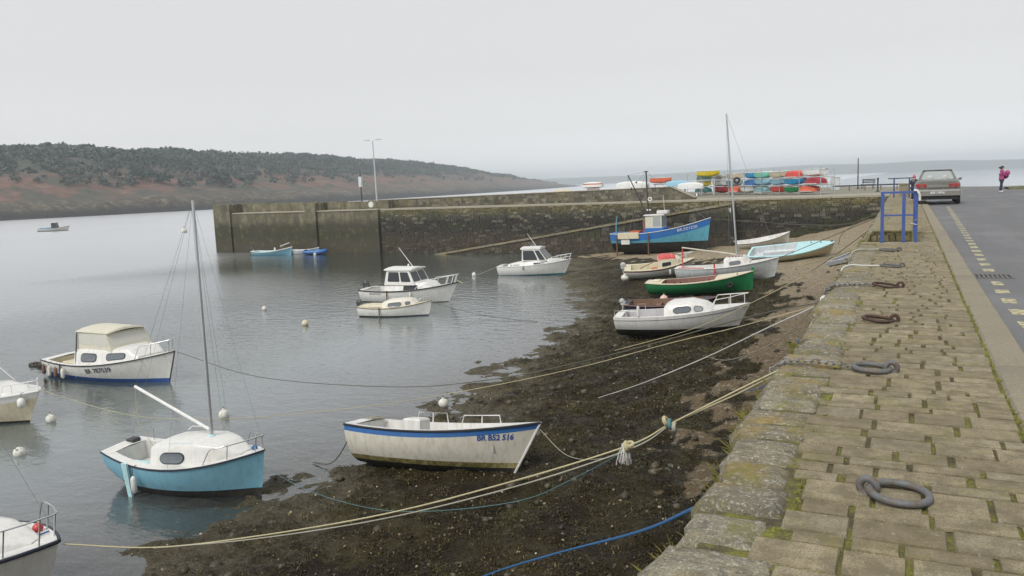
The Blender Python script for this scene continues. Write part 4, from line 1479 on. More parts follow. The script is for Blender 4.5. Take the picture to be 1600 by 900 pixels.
for q in range(11):
    t = .475 + q * .0145
    hgt_ = random.choice((.6, .8, 1.0))
    V = []
    for dt, k in ((0, .38), (.011, .38), (.011, .38 - .13 * hgt_), (0, .38 - .13 * hgt_)):
        w_ = c.sec(t + dt)
        V.append((x0 + (t + dt) * h.L, -lerp(w_[3][1], w_[2][1], k), lerp(w_[3][2], w_[2][2], k) + .006))
    m.add(V, [(0, 1, 2, 3)])
m.build('roof_marking', MAT['letter_pale'], c.o, None)

# ---------------------------------------------------------------- open boat BR B52 516
r = boat('open_boat', (-7.93, 12.85, -3.47), 3, 'white open boat aground with broad blue sheer stripe and registration B52 516', 'boat', -11, 1.5)
h = Hull(3.95, 1.5, .50, .47, .68, -.42, .78, .42, 2.2, .52, .2, .8)
hull_parts(h, r, 'black_bottom', 'cream_white' if 'cream_white' in MAT else 'gelcoat', 'blue_stripe', .13, 'algae', .10, rail='rubber', rail_r=.022, zp=-.20)
deck_parts(h, r, 'white_paint', 'white_paint', .06, .80, .09, .38)
x0 = -h.L / 2
for t in (.2, .46):
    MB().box(x0 + t * h.L - .11, x0 + t * h.L + .11, -h.hb(t) + .12, h.hb(t) - .12, .28, .31, .01).build('thwart', MAT['white_paint'], r, None)
MB().box(x0 + .28 * h.L, x0 + .38 * h.L, -.2, .2, .1, .62, .03).build('console', MAT['white_paint'], r, None)
for a, b, z in ((.24, .42, .2), (.50, .74, .16)):
    rail_tube(r, [h.rim(a, .05, .0, 1), h.rim(a + .01, .05, z, 1), h.rim(b - .01, .05, z, 1), h.rim(b, .05, 0, 1)], [(h.rim((a + b) / 2, .05, 0, 1), h.rim((a + b) / 2, .05, z, 1))], .013, 'white_tube')
hull_text(h, r, 'BR B52 516', .735, .33, .15, 'letter_blue', .035, -1, .92, .004)
MB().box(-1.3, 1.2, -.05, .05, -.62, -.40, .02).build('keel', MAT['black_bottom'], r, None)
MB().tube([h.pt(1, 1.0, 1), h.pt(1, .5, 1), h.pt(1, 0, 1)], .024, 6).build('stem_post', MAT['white_paint'], r)
MB().tube([h.rim(.02, .5, .03), h.rim(.04, .3, .06), h.rim(.07, .2, .05), h.rim(.05, .55, .05)], .03, 6).build('rope_coil', MAT['rope_grey'], r)

# ---------------------------------------------------------------- wheelhouse boat with outboard
r = boat('wheelhouse_boat', (-22.3, 33.7, ZW), 3, 'white wheelhouse boat with dark outboard and long bow rail, behind the small cabin boat', 'boat')
h = Hull(5.25, 1.95, .62, .60, .98, -.35, .88, .4, 2.3, .6, .4)
hull_parts(h, r, 'black_bottom', 'gelcoat', zp=.03, rail='rubber', rail_r=.035)
deck_parts(h, r, 'gelcoat', 'gelcoat', .05, .30, .12, .4)
c = Cabin(h, [(.29, .36), (.6, .36), (.72, .30), (.77, .06)], .14); c.build(r, 'gelcoat')
c.window(.50, .635, .1, .8, 'window', 'rubber', .15)
x0 = -h.L / 2
wheelhouse(r, x0 + .29 * h.L, x0 + .62 * h.L, .80, .70, h.sheer(.4) + .30, h.sheer(.4) + 1.02, .34, .12, 'gelcoat', 'gelcoat', .12, (.22, .88), ((.10, .53), (.58, .92)), ((.05, .48), (.52, .95)), ((.2, .8),), 'window', .07, .06)
tp = (x0 + .53 * h.L, 0, h.sheer(.4) + 1.12)
MB().tube([tp, (tp[0] - .78, 0, tp[2] + .98)], [.02, .012], 6).build('antenna', MAT['white_tube'], r)
MB().ball((tp[0] - .28, 0, tp[2] + .09), .05, .05, .08, 8, 6).build('lamp', MAT['white_tube'], r)
outboard(r, (x0 - .08, .1, .42), 1.2, 'motor', -.2)
pulpit(h, r, .62, .42, .06, .14, (.55, .78, .95), 'white_tube', .016)
hull_text(h, r, 'BR 877334', .13, .40, .13, 'letter_dark', 0, -1, 1.2)
fender(h, r, .585, .08, .34, .05)
m = MB(); p = h.rim(.335, -.04, .05, -1); m.tube([p, (p[0], p[1], -.1)], .028, 6); m.build('leg_post', MAT['brown_wood'], r)
MB().tube([h.rim(.99, 0, .08), (x0 + h.L + .28, .02, .92)], .018, 6).build('bow_roller', MAT['rope_yellow'], r)

# ---------------------------------------------------------------- small cabin boat in front of it
r = boat('cabin_boat', (-20.45, 29.6, ZW), 11, 'small white cabin boat with cream deck, floating in front of the wheelhouse boat', 'boat')
h = Hull(3.4, 1.4, .44, .40, .68, -.3, .8, .42, 2.1, .22, .3)
hull_parts(h, r, 'navy', 'gelcoat', zp=.05, rail='brown_wood', rail_r=.014)
deck_parts(h, r, 'cream', 'cream', .06, .36, .12, .25)
c = Cabin(h, [(.36, .26), (.42, .34), (.62, .34), (.74, .26), (.80, .05)], .12); c.build(r, 'cream_white' if 'cream_white' in MAT else 'gelcoat')
c.window(.45, .625, .2, .82, 'window_grey', 'brown_wood', .45)
c.window(.68, .735, .3, .85, 'window_grey', 'brown_wood', .5)
outboard(r, (-1.76, .05, .26), .9, 'motor', -.3)
MB().box(-1.45, -.5, -.45, .45, .40, .50, .05).build('cockpit_cover', MAT['cream'], r, None)
pulpit(h, r, .84, .2, .05, .0, (.5,), 'steel', .011)
m = MB(); p = h.rim(.345, -.05, .04, -1); m.tube([p, (p[0], p[1], -.05)], .026, 6); m.build('leg_post', MAT['brown_wood'], r)

# ---------------------------------------------------------------- sport fishing boat near the ramp
r = boat('fishing_boat', (-20.8, 45.6, ZW), 8, 'white fishing boat with raked windscreen cabin and slanted antenna, afloat off the ramp', 'boat', 0, 1)
h = Hull(4.65, 1.85, .60, .62, .92, -.3, .92, .38, 2.4, .5, .35)
hull_parts(h, r, 'teal_bottom', 'gelcoat', zp=.05, rail='grey_white', rail_r=.02)
deck_parts(h, r, 'gelcoat', 'gelcoat', .06, .36, .14, .35)
c = Cabin(h, [(.16, .14), (.30, .26), (.60, .30), (.78, .18), (.92, .04)], .10); c.build(r, 'gelcoat')
x0 = -h.L / 2
wheelhouse(r, x0 + .355 * h.L, x0 + .70 * h.L, .72, .60, h.sheer(.5) + .26, h.sheer(.5) + .96, .52, -.0, 'gelcoat', 'gelcoat', .09, (.06, .9), ((.05, .66), (.72, .97)), ((.05, .48), (.52, .95)), ((.1, .9),), 'window', .06, .10)
tp = (x0 + .53 * h.L, 0, h.sheer(.4) + 1.08)
MB().tube([tp, (tp[0] - .62, .1, tp[2] + .86)], [.018, .01], 6).build('antenna', MAT['white_tube'], r)
rail_tube(r, [(tp[0] - .3, -.4, tp[2] - .02), (tp[0] - .3, -.4, tp[2] + .12), (tp[0] - .3, .4, tp[2] + .12), (tp[0] - .3, .4, tp[2] - .02)], (), .012, 'white_tube', 'roof_rail')
pulpit(h, r, .70, .34, .06, .12, (.4, .7, .95), 'white_tube', .014, True)
me = text_mesh('BR 786373', .14); me.materials.clear(); me.materials.append(MAT['letter_dark'])
for v in me.vertices:
    t = .19 + v.co.x * 1.0 / h.L
    v.co = (x0 + t * h.L, -(c.side_pt(t, .2, 1, .0)[1] + .012), h.sheer(t) + .03 + v.co.y)
link('registration_letters', me, r)
MB().hexa([(x0 + .52 * h.L, -.84, .72), (x0 + .66 * h.L, -.82, .76), (x0 + .66 * h.L, -.8, .76), (x0 + .52 * h.L, -.82, .72)], [(x0 + .52 * h.L, -.83, .80), (x0 + .68 * h.L, -.79, .80), (x0 + .68 * h.L, -.77, .80), (x0 + .52 * h.L, -.81, .80)]).build('dark_stripe', MAT['navy'], r, None)
fender(h, r, .385, .0, .26, .045, 'grey_buoy')

# ---------------------------------------------------------------- blue trawler
r = boat('trawler', (-15.65, 56.2, -2.66), -2, 'blue wooden trawler aground on legs before the pier wall, white letters on its bow', 'trawler', 0, 1)
h = Hull(7.1, 2.5, .60, .62, 1.50, -1.0, .8, .40, 2.2, .35, .15, .75)
hull_parts(h, r, 'black_bottom', 'trawler_light', 'trawler_blue', .5, rail='white_paint', rail_r=.03, zp=-.10)
deck_parts(h, r, 'trawler_blue', 'trawler_blue', .05, .78, .10, .4)
x0 = -h.L / 2
MB().box(x0 + .355 * h.L, x0 + .55 * h.L, -.62, .62, .15, .92, .03).build('deckhouse', MAT['trawler_blue'], r, None)
wheelhouse(r, x0 + .36 * h.L, x0 + .53 * h.L, .6, .56, .90, 1.78, .0, .0, 'canvas', 'white_paint', .12, (.12, .9), ((.48, .93),), ((.06, .3), (.37, .63), (.7, .94)), ((.3, .7),), 'window_light', .03, .06)
MB().box(x0 + .47 * h.L, x0 + .58 * h.L, -.3, .3, 1.9, 2.12, .03).build('liferaft_box', MAT['white_paint'], r, None)
MB().tube([(x0 + .535 * h.L, .1, 2.1), (x0 + .525 * h.L, .1, 3.2)], .018, 6).build('antenna', MAT['cream'], r)
mz_ = MB(); mz_.tube([(x0 + .37 * h.L, 0, 1.7), (x0 + .36 * h.L, 0, 4.95)], [.06, .05], 8); mz_.box(x0 + .36 * h.L - .14, x0 + .36 * h.L + .14, -.05, .05, 4.9, 4.96); mz_.build('mast', MAT['dark_metal'], r)
MB().tube([(x0 + .365 * h.L, -.05, 1.75), (x0 + .175 * h.L, -.15, 4.75)], [.05, .04], 8).build('derrick', MAT['dark_metal'], r)
stays(r, (x0 + .36 * h.L, 0, 4.9), [(x0 + .24 * h.L, -.1, 4.05), (x0 + .175 * h.L, -.15, 4.75), h.rim(.2, .05, 0, -1), h.rim(.28, .05, 0, 1), h.rim(.95, 0, 0)], .01)
stays(r, (x0 + .175 * h.L, -.15, 4.75), [h.rim(.15, .05, 0, -1), h.rim(.17, .1, 0, 1)], .008)
MB().ball((x0 + .26 * h.L, -.12, 4.2), .07).build('block', MAT['dark_metal'], r)
MB().ball((x0 + .205 * h.L, -.14, 3.75), .07, .07, .11).build('block', MAT['dark_metal'], r)
MB().torus((x0 + .395 * h.L, -.1, 2.95), .12, .05, 14, 6, Matrix.Rotation(math.radians(80), 3, 'X')).build('deck_lamp', MAT['white_paint'], r)
for dx_ in (0, .2):
    MB().ball((x0 + .37 * h.L + dx_, -.2, 2.18), .07).build('lamp', MAT['white_paint'], r)
MB().box(x0 + .10 * h.L, x0 + .32 * h.L, -h.hb(.2) - .14, -h.hb(.2) + .02, .22, .66, .03).build('net_boom', MAT['cream'], r, None)
o = MB().box(x0 + .13 * h.L, x0 + .22 * h.L, -h.hb(.15) - .1, -h.hb(.15) - .02, -.18, .20, .04).build('fender_board', MAT['white_paint'], r, None)
MB().box(x0 + .2 * h.L, x0 + .31 * h.L, -.9, -.2, .6, .74, .02).build('fish_crate', MAT['orange'], r, None)
MB().box(x0 + .335 * h.L, x0 + .36 * h.L, -.6, -.3, .5, 1.5, .02).build('winch_post', MAT['red_brown'], r, None)
MB().tube([h.rim(.06, .2, 0, -1), (x0 + .05 * h.L, -.6, 1.3), (x0 + .06 * h.L, -.6, 1.75)], .03, 6).build('stern_post', MAT['trawler_light'], r)
for t in (.08, .42):
    p = h.rim(t, -.08, -.1, -1)
    MB().tube([p, (p[0], p[1], -1.05)], .055, 6).build('leg_post', MAT['brown_wood'], r)
hull_text(h, r, 'BR.521220', .70, .62, .27, 'letter_white', .17, -1, 1.12)
MB().box(-2.9, 2.4, -.09, .09, -1.15, -.85, .02).build('keel', MAT['black_bottom'], r, None)

# ---------------------------------------------------------------- cream and red boat
r = boat('motor_boat', (-11.6, 41.2, -3.24), 17, 'cream motor boat aground with red cabin top and maroon side stripe', 'boat', 7, 3)
h = Hull(3.65, 1.65, .40, .36, .66, -.28, .88, .40, 2.2, .35, .4)
hull_parts(h, r, 'grey_white', 'gelcoat', 'maroon', .10, rail='cream', rail_r=.028, zp=-.05)
deck_parts(h, r, 'cream', 'cream', .09, .52, .13, .3)
c = Cabin(h, [(.48, .48), (.54, .54), (.68, .48), (.78, .28), (.84, .04)], .14); c.build(r, 'cream')
c.window(.535, .66, .15, .62, 'window', 'cream', .2)
x0 = -h.L / 2
m = MB()
V, F = [], []
for t in np.linspace(.485, .73, 8):
    q = [(p[0], p[1], p[2] + .012) for p in c.sec(float(t))[1:]]
    V += q + [(p[0], -p[1], p[2]) for p in q[-2::-1]]
for i_ in range(7):
    for k in range(6): F.append((i_ * 7 + k, i_ * 7 + 7 + k, i_ * 7 + 8 + k, i_ * 7 + k + 1))
m.add(V, F); m.build('red_top', MAT['red_paint'], c.o)
MB().box(x0 + .6 * h.L, x0 + .72 * h.L, .0, .4, h.sheer(.66) + .40, h.sheer(.66) + .46, .01).build('hatch', MAT['red_brown'], c.o, None)
outboard(r, (x0 - .04, 0, .22), .95, 'motor_grey', -.1)
pulpit(h, r, .74, .34, .08, -.02, (.6,), 'white_tube', .016)
MB().tube([(x0 + .22 * h.L, -.55, .42), (x0 + .5 * h.L, -.1, .72)], .02, 6).build('oar', MAT['brown_wood'], r)
MB().box(x0 + .38 * h.L, x0 + .46 * h.L, -.72, -.5, .39, .42, .01).build('locker_lid', MAT['orange'], r, None)
for t in (.64, .72): fender(h, r, t, .12, .3, .06)

# ---------------------------------------------------------------- white yacht with tall mast
r = boat('small_yacht', (-7.5, 38.2, -2.95), 3, 'pale grey white small yacht aground behind the green boat, with tall mast', 'yacht', 1, 3)
h = Hull(4.75, 1.7, .46, .42, .72, -.32, .6, .45, 2.1, .25, .3)
hull_parts(h, r, 'grey_white', 'grey_white', zp=-.1, rail='white_paint', rail_r=.022)
deck_parts(h, r, 'white_paint', 'white_paint', .06, .50, .14, .3)
c = Cabin(h, [(.49, .36), (.53, .40), (.68, .38), (.73, .10)], .24); c.build(r, 'white_paint')
c.window(.545, .645, .2, .66, 'window_grey', 'red_brown', .35)
x0 = -h.L / 2
mx = x0 + .605 * h.L
tp = mast_parts(r, mx, h.sheer(.6) + .38, 6.6, .05, .8, 'mast_alu' if 'mast_alu' in MAT else 'alu')
MB().tube([(mx, .03, h.sheer(.6) + .45), (x0 + .06 * h.L, .2, 1.38)], .033, 8).build('boom', MAT['canvas'], r)
MB().tube([(x0 + .065 * h.L, .2, 1.36), (x0 + .055 * h.L, .2, .45)], .03, 6).build('boom_crutch', MAT['red_paint'], r)
MB().tube([(mx - .22, -.25, 3.1), (mx - .18, 0, 2.9), (mx - .22, .25, 3.1)], .015, 6).build('spreader', MAT['white_tube'], r)
stays(r, tp, [h.rim(.985, 0, .02), h.rim(.55, .03, 0, 1), h.rim(.55, .03, 0, -1)], .005)
MB().box(x0 + .40 * h.L, x0 + .415 * h.L, -.86, -.82, .05, .62).build('red_post', MAT['red_paint'], r, None)
m = MB()
for k in range(5):
    m.torus((mx - .3 + k * .14, -.34, h.sheer(.6) + .415), .05, .016, 8, 5)
m.build('sail_ties', MAT['maroon'], c.o)
rail_tube(r, [h.rim(.74, .1, 0, -1), h.rim(.75, .1, .2, -1), h.rim(.86, .1, .2, -1), h.rim(.93, .06, 0, -1)], [(h.rim(.82, .1, 0, -1), h.rim(.82, .1, .2, -1))], .012)
MB().tube([h.rim(.04, .06, .03, -1), h.rim(.3, .06, .03, -1)], .02, 6).build('red_toe_rail', MAT['red_paint'], r)

# ---------------------------------------------------------------- green open boat
r = boat('open_boat', (-8.05, 34.9, -3.16), 3, 'green open wooden boat aground with cream gunwale and brown inside', 'boat', 3, 2.5)
h = Hull(4.65, 1.6, .36, .34, .68, -.30, .5, .45, 2.2, .10, .2)
hull_parts(h, r, 'green_paint', 'green_paint', rail='cream', rail_r=.022, zp=-.12)
deck_parts(h, r, 'cream', 'red_brown', .16, .66, .10, .32, floor='brown_wood')
x0 = -h.L / 2
for t in (.28, .5): MB().box(x0 + t * h.L - .09, x0 + t * h.L + .09, -h.hb(t) + .12, h.hb(t) - .12, .18, .21, .01).build('thwart', MAT['brown_wood'], r, None)
MB().box(x0 + h.L - .09, x0 + h.L + .02, -.03, .03, .55, .84, .015).build('stem_head', MAT['green_paint'], r, None)
for t in (.3, .62, .86):
    MB().tube([h.rim(t, .04, 0, -1), h.rim(t, .04, .1, -1)], .018, 6).build('rowlock', MAT['dark_metal'], r)
MB().torus(h.rim(.80, -.05, -.32, -1), .09, .05, 12, 6, Matrix.Rotation(math.radians(90), 3, 'X')).build('tyre_fender', MAT['rubber'], r)
MB().box(x0 + .06 * h.L, x0 + .13 * h.L, -.2, .2, .36, .42, .02).build('stern_seat', MAT['cream'], r, None)

# ---------------------------------------------------------------- black dinghy
r = boat('dinghy', (-8.05, 30.1, -3.42), 5, 'black dinghy with brown gunwale lying behind the white cabin cruiser', 'dinghy', 4, 2)
h = Hull(3.5, 1.35, .36, .34, .52, -.2, .7, .42, 2.2, .15, .3)
hull_parts(h, r, 'navy', 'navy', rail='red_brown', rail_r=.022, zp=-.05)
deck_parts(h, r, 'navy', 'brown_wood', .05, .85, .06, .3)
MB().box(-.6, -.4, -.55, .55, .2, .23, .01).build('thwart', MAT['brown_wood'], r, None)
outboard(r, (-1.8, 0, .2), .7, 'motor_grey', -.5)

# ---------------------------------------------------------------- white cabin cruiser aground
r = boat('cabin_cruiser', (-6.62, 26.2, -3.22), 7, 'white cabin cruiser aground with black bottom and two rounded side windows', 'boat', 1, 1.5)
h = Hull(4.4, 1.7, .38, .42, .70, -.45, .85, .40, 2.3, .5, .35)
hull_parts(h, r, 'black_bottom', 'gelcoat', zp=-.04, rail=None)
m = MB()
for side in (1, -1): m.tube([(lambda q: (q[0], q[1], q[2]))(h.pt(t, h.v_at(t, h.sheer(t) - .10), side, .004)) for t in TS[:-1]], .008, 5)
m.build('side_line', MAT['navy'], r)
deck_parts(h, r, 'gelcoat', 'grey_white', .06, .40, .13, .3, floor='maroon')
c = Cabin(h, [(.385, .30), (.43, .38), (.58, .38), (.68, .24), (.745, .03)], .12); c.build(r, 'gelcoat')
c.window(.455, .58, .28, .85, 'window_grey', 'rubber', .5)
c.window(.605, .665, .30, .92, 'window_light', 'rubber', .55)
rail_tube(r, [h.rim(.01, .05, 0, -1), h.rim(.01, .05, .22, -1), h.rim(.19, .05, .2, -1), h.rim(.19, .05, 0, -1)], [(h.rim(.1, .05, 0, -1), h.rim(.1, .05, .21, -1))], .012, 'white_tube')
rail_tube(r, [h.rim(.01, .05, 0, 1), h.rim(.01, .05, .22, 1), h.rim(.19, .05, .2, 1), h.rim(.19, .05, 0, 1)], (), .012, 'white_tube')
pulpit(h, r, .72, .34, .06, .0, (.5, .9), 'white_tube', .015)
MB().lathe([(.012, 0), (.045, .04), (.05, .1), (.05, .32), (.03, .38), (.012, .4)], 10, h.rim(.195, .05, .0, -1)).build('fender', MAT['fender'], r)

# ---------------------------------------------------------------- white dinghy with outboard near the wall
r = boat('dinghy', (-8.1, 53.0, -2.70), 14, 'white dinghy with blue stripe and tilted outboard on the sand by the wall', 'dinghy', 6, 6)
h = Hull(3.3, 1.35, .30, .28, .58, -.2, .8, .42, 2.2, .15, .3)
hull_parts(h, r, 'grey_white', 'gelcoat', 'navy', .07, rail='white_paint', rail_r=.03, zp=-.08)
deck_parts(h, r, 'white_paint', 'white_paint', .04, .84, .07, .26)
for t_ in (-.7, .3): MB().box(t_ - .1, t_ + .1, -.52, .52, .14, .17, .01).build('thwart', MAT['white_paint'], r, None)
MB().box(.85, 1.15, -.25, .25, .2, .32, .03).build('red_bag', MAT['red_paint'], r, None)
outboard(r, (-1.75, 0, .36), .8, 'motor', -.7)

# ---------------------------------------------------------------- pale blue open boat on the sand
r = boat('sailing_dinghy', (-5.25, 43.6, -2.52), -4, 'pale blue decked sailing boat with open white well, on the sand by the quay', 'boat', 15, 5)
h = Hull(4.3, 1.9, .34, .32, .52, -.25, .8, .42, 2.6, .25, .5)
hull_parts(h, r, 'cream', 'cream', 'pale_blue', .08, rail='pale_blue', rail_r=.025, zp=-.08)
deck_parts(h, r, 'pale_blue', 'grey_white', .03, .56, .15, .3)
MB().box(-1.4, .2, -.14, .14, .05, .30, .03).build('centreboard_case', MAT['grey_white'], r, None)
for t_ in (.72, .84): MB().tube([h.rim(t_, .35, .03, 1), h.rim(t_, .35, .09, 1)], .025, 6).build('cleat', MAT['dark_metal'], r)
MB().ball(h.rim(.965, .02, .02), .06, .06, .04, 8, 6).build('bow_fitting', MAT['rubber'], r)

# ---------------------------------------------------------------- grey aluminium pontoon piece hanging by the quay
r = boat('work_float', (-1.62, 33.6, -1.50), 64, 'grey metal work float leaning against the quay by the sand', 'float', 0, 0, None)
r.rotation_euler = (math.radians(-14), math.radians(-7), math.radians(66))
MB().box(-1.5, 1.5, -.42, .42, -.16, -.02, .02).build('hull', MAT['algae'], r, None)
for s_ in (-1, 1): MB().box(-1.55, 1.55, s_ * .44 - .035, s_ * .44 + .035, -.10, .08, .012).build('side_beam', MAT['alu'], r, None)
for s_ in (-1, 1): MB().box(s_ * 1.5 - .04, s_ * 1.5 + .04, -.40, .40, -.10, .06, .012).build('end_beam', MAT['alu'], r, None)
MB().box(-1.44, 1.44, -.39, .39, -.015, .01).build('deck_panel', MAT['grey_buoy'], r, None)

# ---------------------------------------------------------------- boats under the pier head and far out
r = boat('dinghy', (-53.4, 57.6, ZW), 12, 'light blue dinghy with white gunwale moored under the pier head', 'dinghy')
h = Hull(4.0, 1.45, .42, .36, .75, -.2, .8, .42, 2.1, .15, .3)
hull_parts(h, r, 'sky_blue', 'sky_blue', rail='white_paint', rail_r=.05)
deck_parts(h, r, 'white_paint', 'pale_blue', .05, .9, .07, .3)
outboard(r, (-2.05, 0, .4), 1.0, 'motor', -.6)
MB().lathe([(.02, 0), (.09, .05), (.1, .2), (.05, .3), (.02, .32)], 8, (-.1, .5, .36)).build('fender', MAT['fender'], r)
MB().tube([(.6, .3, .8), (1.7, .1, 1.12)], .04, 6).build('oar', MAT['grey_white'], r)
r = boat('dinghy', (-50.7, 58.9, ZW), 12, 'white dinghy half hidden behind the light blue one under the pier', 'dinghy')
h = Hull(3.0, 1.2, .4, .36, .6, -.2, .8, .42, 2.1, .1, .3)
hull_parts(h, r, 'grey_white', 'grey_white', rail='white_paint', rail_r=.04)
deck_parts(h, r, 'white_paint', 'grey_white', .05, .9, .07, .3)
r = boat('inflatable_boat', (-49.2, 58.6, ZW), 10, 'small blue inflatable tender with a white buoy alongside the pier', 'inflatable')
m = MB()
P_ = [(-1.05, .42, .22), (.5, .42, .22), (.9, .25, .28), (1.08, 0, .32), (.9, -.25, .28), (.5, -.42, .22), (-1.05, -.42, .22)]
m.tube(P_, [.14, .2, .2, .2, .2, .2, .14], 10)
m.build('tube', MAT['blue_stripe'], r, 60)
MB().box(-.95, .8, -.4, .4, .06, .14).build('floor', MAT['navy'], r, None)
MB().box(-.95, -.88, -.4, .4, .05, .45, .01).build('transom', MAT['navy'], r, None)
MB().box(-.3, -.05, -.42, .42, .3, .33, .01).build('thwart', MAT['navy'], r, None)
MB().ball((.35, -.72, .06), .14).build('side_buoy', MAT['buoy'], r, 60)
r = boat('wheelhouse_boat', (-160.6, 109.0, ZW), 35, 'far off white boat with dark wheelhouse moored on open water, leftmost', 'boat')
h = Hull(6.2, 2.1, .6, .6, 1.0, -.3, .8, .42, 2.2, .4, .3)
hull_parts(h, r, 'navy', 'gelcoat', zp=.1, rail='navy')
deck_parts(h, r, 'gelcoat', 'grey_white', .05, .4, .12, .4)
wheelhouse(r, -.3, .8, .65, .6, .6, 1.75, .2, 0, 'navy', 'gelcoat', .1)
MB().box(-2.6, -.6, -.7, .7, .5, .8, .04).build('deck_cover', MAT['sky_blue'], r, None)
r = boat('motor_boat', (-132, 140, ZW), 20, 'tiny far white motor boat just left of the pier head', 'boat')
h = Hull(4.6, 1.8, .55, .55, .9, -.3, .8, .42, 2.2, .4, .3)
hull_parts(h, r, 'navy', 'gelcoat', zp=.05)
deck_parts(h, r, 'gelcoat', 'grey_white', .05, .4, .12, .3)
c = Cabin(h, [(.4, .5), (.6, .45), (.75, .05)], .15); c.build(r, 'gelcoat')
# ================================================================== THINGS ON THE QUAY
def ring_thing(x, y, R, rr, mat, label, yaw=0, tilt=4, eye=1):
    e = empty('mooring_ring', (x, y, 0), (0, 0, math.radians(yaw)), label, 'mooring ring', 'mooring rings along the quay')
    Mx = Matrix.Rotation(math.radians(tilt), 3, 'Y')
    MB().torus((0, 0, rr + .006), R, rr, 32, 10, Mx).build('ring', MAT[mat], e, 60)
    s = eye
    MB().torus((s * (R + .01), 0, .03), rr * 2.1, rr * 1.05, 16, 8, Matrix.Rotation(math.radians(90), 3, 'X')).build('eye_bolt', MAT[mat], e, 60)
    MB().lathe([(rr * 2.6, .0), (rr * 2.3, .012), (rr * 1.2, .02)], 12, (s * (R + .01), 0, -.004)).build('eye_plate', MAT[mat], e, 40)
    return e
ring_thing(.0, 4.21, .135, .019, 'ring_grey', 'largest grey mooring ring on the pavement, nearest to the viewer', 168, -3)
ring_thing(-.22, 6.95, .135, .021, 'ring_grey', 'grey mooring ring with a grey chain shackled to it', 8, 3)
ring_thing(-.24, 9.35, .15, .018, 'ring_rust', 'rusty brown mooring ring lying free with no chain, second ring beyond the nearest', 5, 6)
ring_thing(-.22, 12.2, .17, .018, 'ring_rust', 'rusty mooring ring with a pale chain, beyond the free rusty ring', -4, 8)
ring_thing(-.2, 14.8, .16, .017, 'ring_grey', 'thin grey mooring ring with a white rope tied to it', 2, 4)
ring_thing(-.28, 17.8, .17, .018, 'ring_grey', 'grey mooring ring with a thick grey rope, nearest to the blue railing', 3, 3)
link_me = MB()
pts = []
for k in range(13):
    a = 2 * math.pi * k / 12
    pts.append((.022 * math.cos(a) + (.012 if math.cos(a) > 0 else -.012), .016 * math.sin(a), 0))
link_me.tube(pts, .0065, 6, False)
LINK = link_me.mesh('link', MAT['chain'], 60)
def chain(pts, label, step=.05, scale=1.0):
    P = [Vector(p) for p in pts]
    e = empty('mooring_chain', P[0], label=label, cat='chain', group='mooring chains on the quay')
    d = 0
    seg = [(P[i + 1] - P[i]).length for i in range(len(P) - 1)]
    k = 0
    while d < sum(seg):
        q, i = d, 0
        while i < len(seg) - 1 and q > seg[i]: q -= seg[i]; i += 1
        p = P[i].lerp(P[i + 1], min(1, q / seg[i]))
        o = link('link', LINK, e, p - P[0])
        dr = (P[i + 1] - P[i]).normalized()
        o.rotation_mode = 'QUATERNION'
        o.rotation_quaternion = dr.to_track_quat('X', 'Z') @ Matrix.Rotation(math.radians(90 if k % 2 else 12), 3, 'X').to_quaternion()
        o.scale = (scale,) * 3
        d += step * scale; k += 1
chain([(-.37, 6.94, .035), (-.5, 6.98, .04), (-.7, 7.0, .045), (-.9, 7.02, .035), (-1.0, 6.98, -.06), (-.96, 6.93, -.22)], 'grey galvanised chain from the second nearest ring over the coping edge', .05, 1.15)
chain([(-.4, 12.2, .035), (-.6, 12.16, .042), (-.88, 12.1, .042), (-1.0, 12.1, -.05), (-1.0, 12.1, -.3)], 'pale chain from the rusty ring beyond, over the coping edge', .05, 1.3)

# ------------------------------------------------------------------ ropes
def smooth_line(P, n=8):
    P = [Vector(p) for p in P]
    Q = [P[0] * 2 - P[1]] + P + [P[-1] * 2 - P[-2]]
    out = []
    for i in range(1, len(Q) - 2):
        a, b, c_, d = Q[i - 1], Q[i], Q[i + 1], Q[i + 2]
        for k in range(n):
            t = k / n
            out.append(.5 * ((2 * b) + (c_ - a) * t + (2 * a - 5 * b + 4 * c_ - d) * t * t + (3 * b - a - 3 * c_ + d) * t ** 3))
    out.append(P[-1])
    return out
def rope(P, r, mat, label, group='mooring ropes'):
    m = MB()
    m.tube(smooth_line(P), r, 6)
    return tag(m.build('mooring_rope', MAT[mat], None, 60), label, 'rope', group)
MAIN = [(-.93, 6.9, -.03), (-1.29, 6.9, -.24), (-1.87, 6.9, -.59), (-2.28, 6.89, -.84), (-3.49, 6.89, -1.34), (-5.08, 6.88, -1.92), (-7.0, 6.88, -2.49), (-8.82, 6.87, -2.94), (-10.67, 6.86, -3.2)]
rope(MAIN, .0095, 'rope_yellow', 'thick yellowish doubled mooring rope with frayed knot, upper strand, crossing the foreground')
rope([(-1.87, 6.9, -.60), (-2.26, 6.87, -.865), (-3.49, 6.86, -1.395), (-5.09, 6.85, -1.965), (-7.0, 6.86, -2.515), (-8.82, 6.87, -2.95)], .008, 'rope_grey', 'lower strand of the thick doubled rope crossing the foreground')
kn = empty('rope_knot', (-2.28, 6.89, -.84), label='frayed white knot with hanging strands on the thick foreground rope', cat='knot')
m = MB()
m.torus((0, 0, 0), .035, .022, 12, 6, Matrix.Rotation(1.2, 3, 'Y')); m.torus((.03, 0, .02), .03, .02, 12, 6, Matrix.Rotation(.4, 3, 'X'))
m.build('knot', MAT['rope_yellow'], kn, 60)
m = MB()
for k in range(60):
    a, b = random.uniform(-.1, .03), random.uniform(-.04, .04)
    m.tube([(random.uniform(-.05, .02), 0, .02), (a * .8, b, -.05 - random.uniform(0, .03)), (a, b * 1.6, -.1 - random.uniform(0, .09))], .003, 4)
m.build('frayed_strands', MAT['rope_white'], kn)
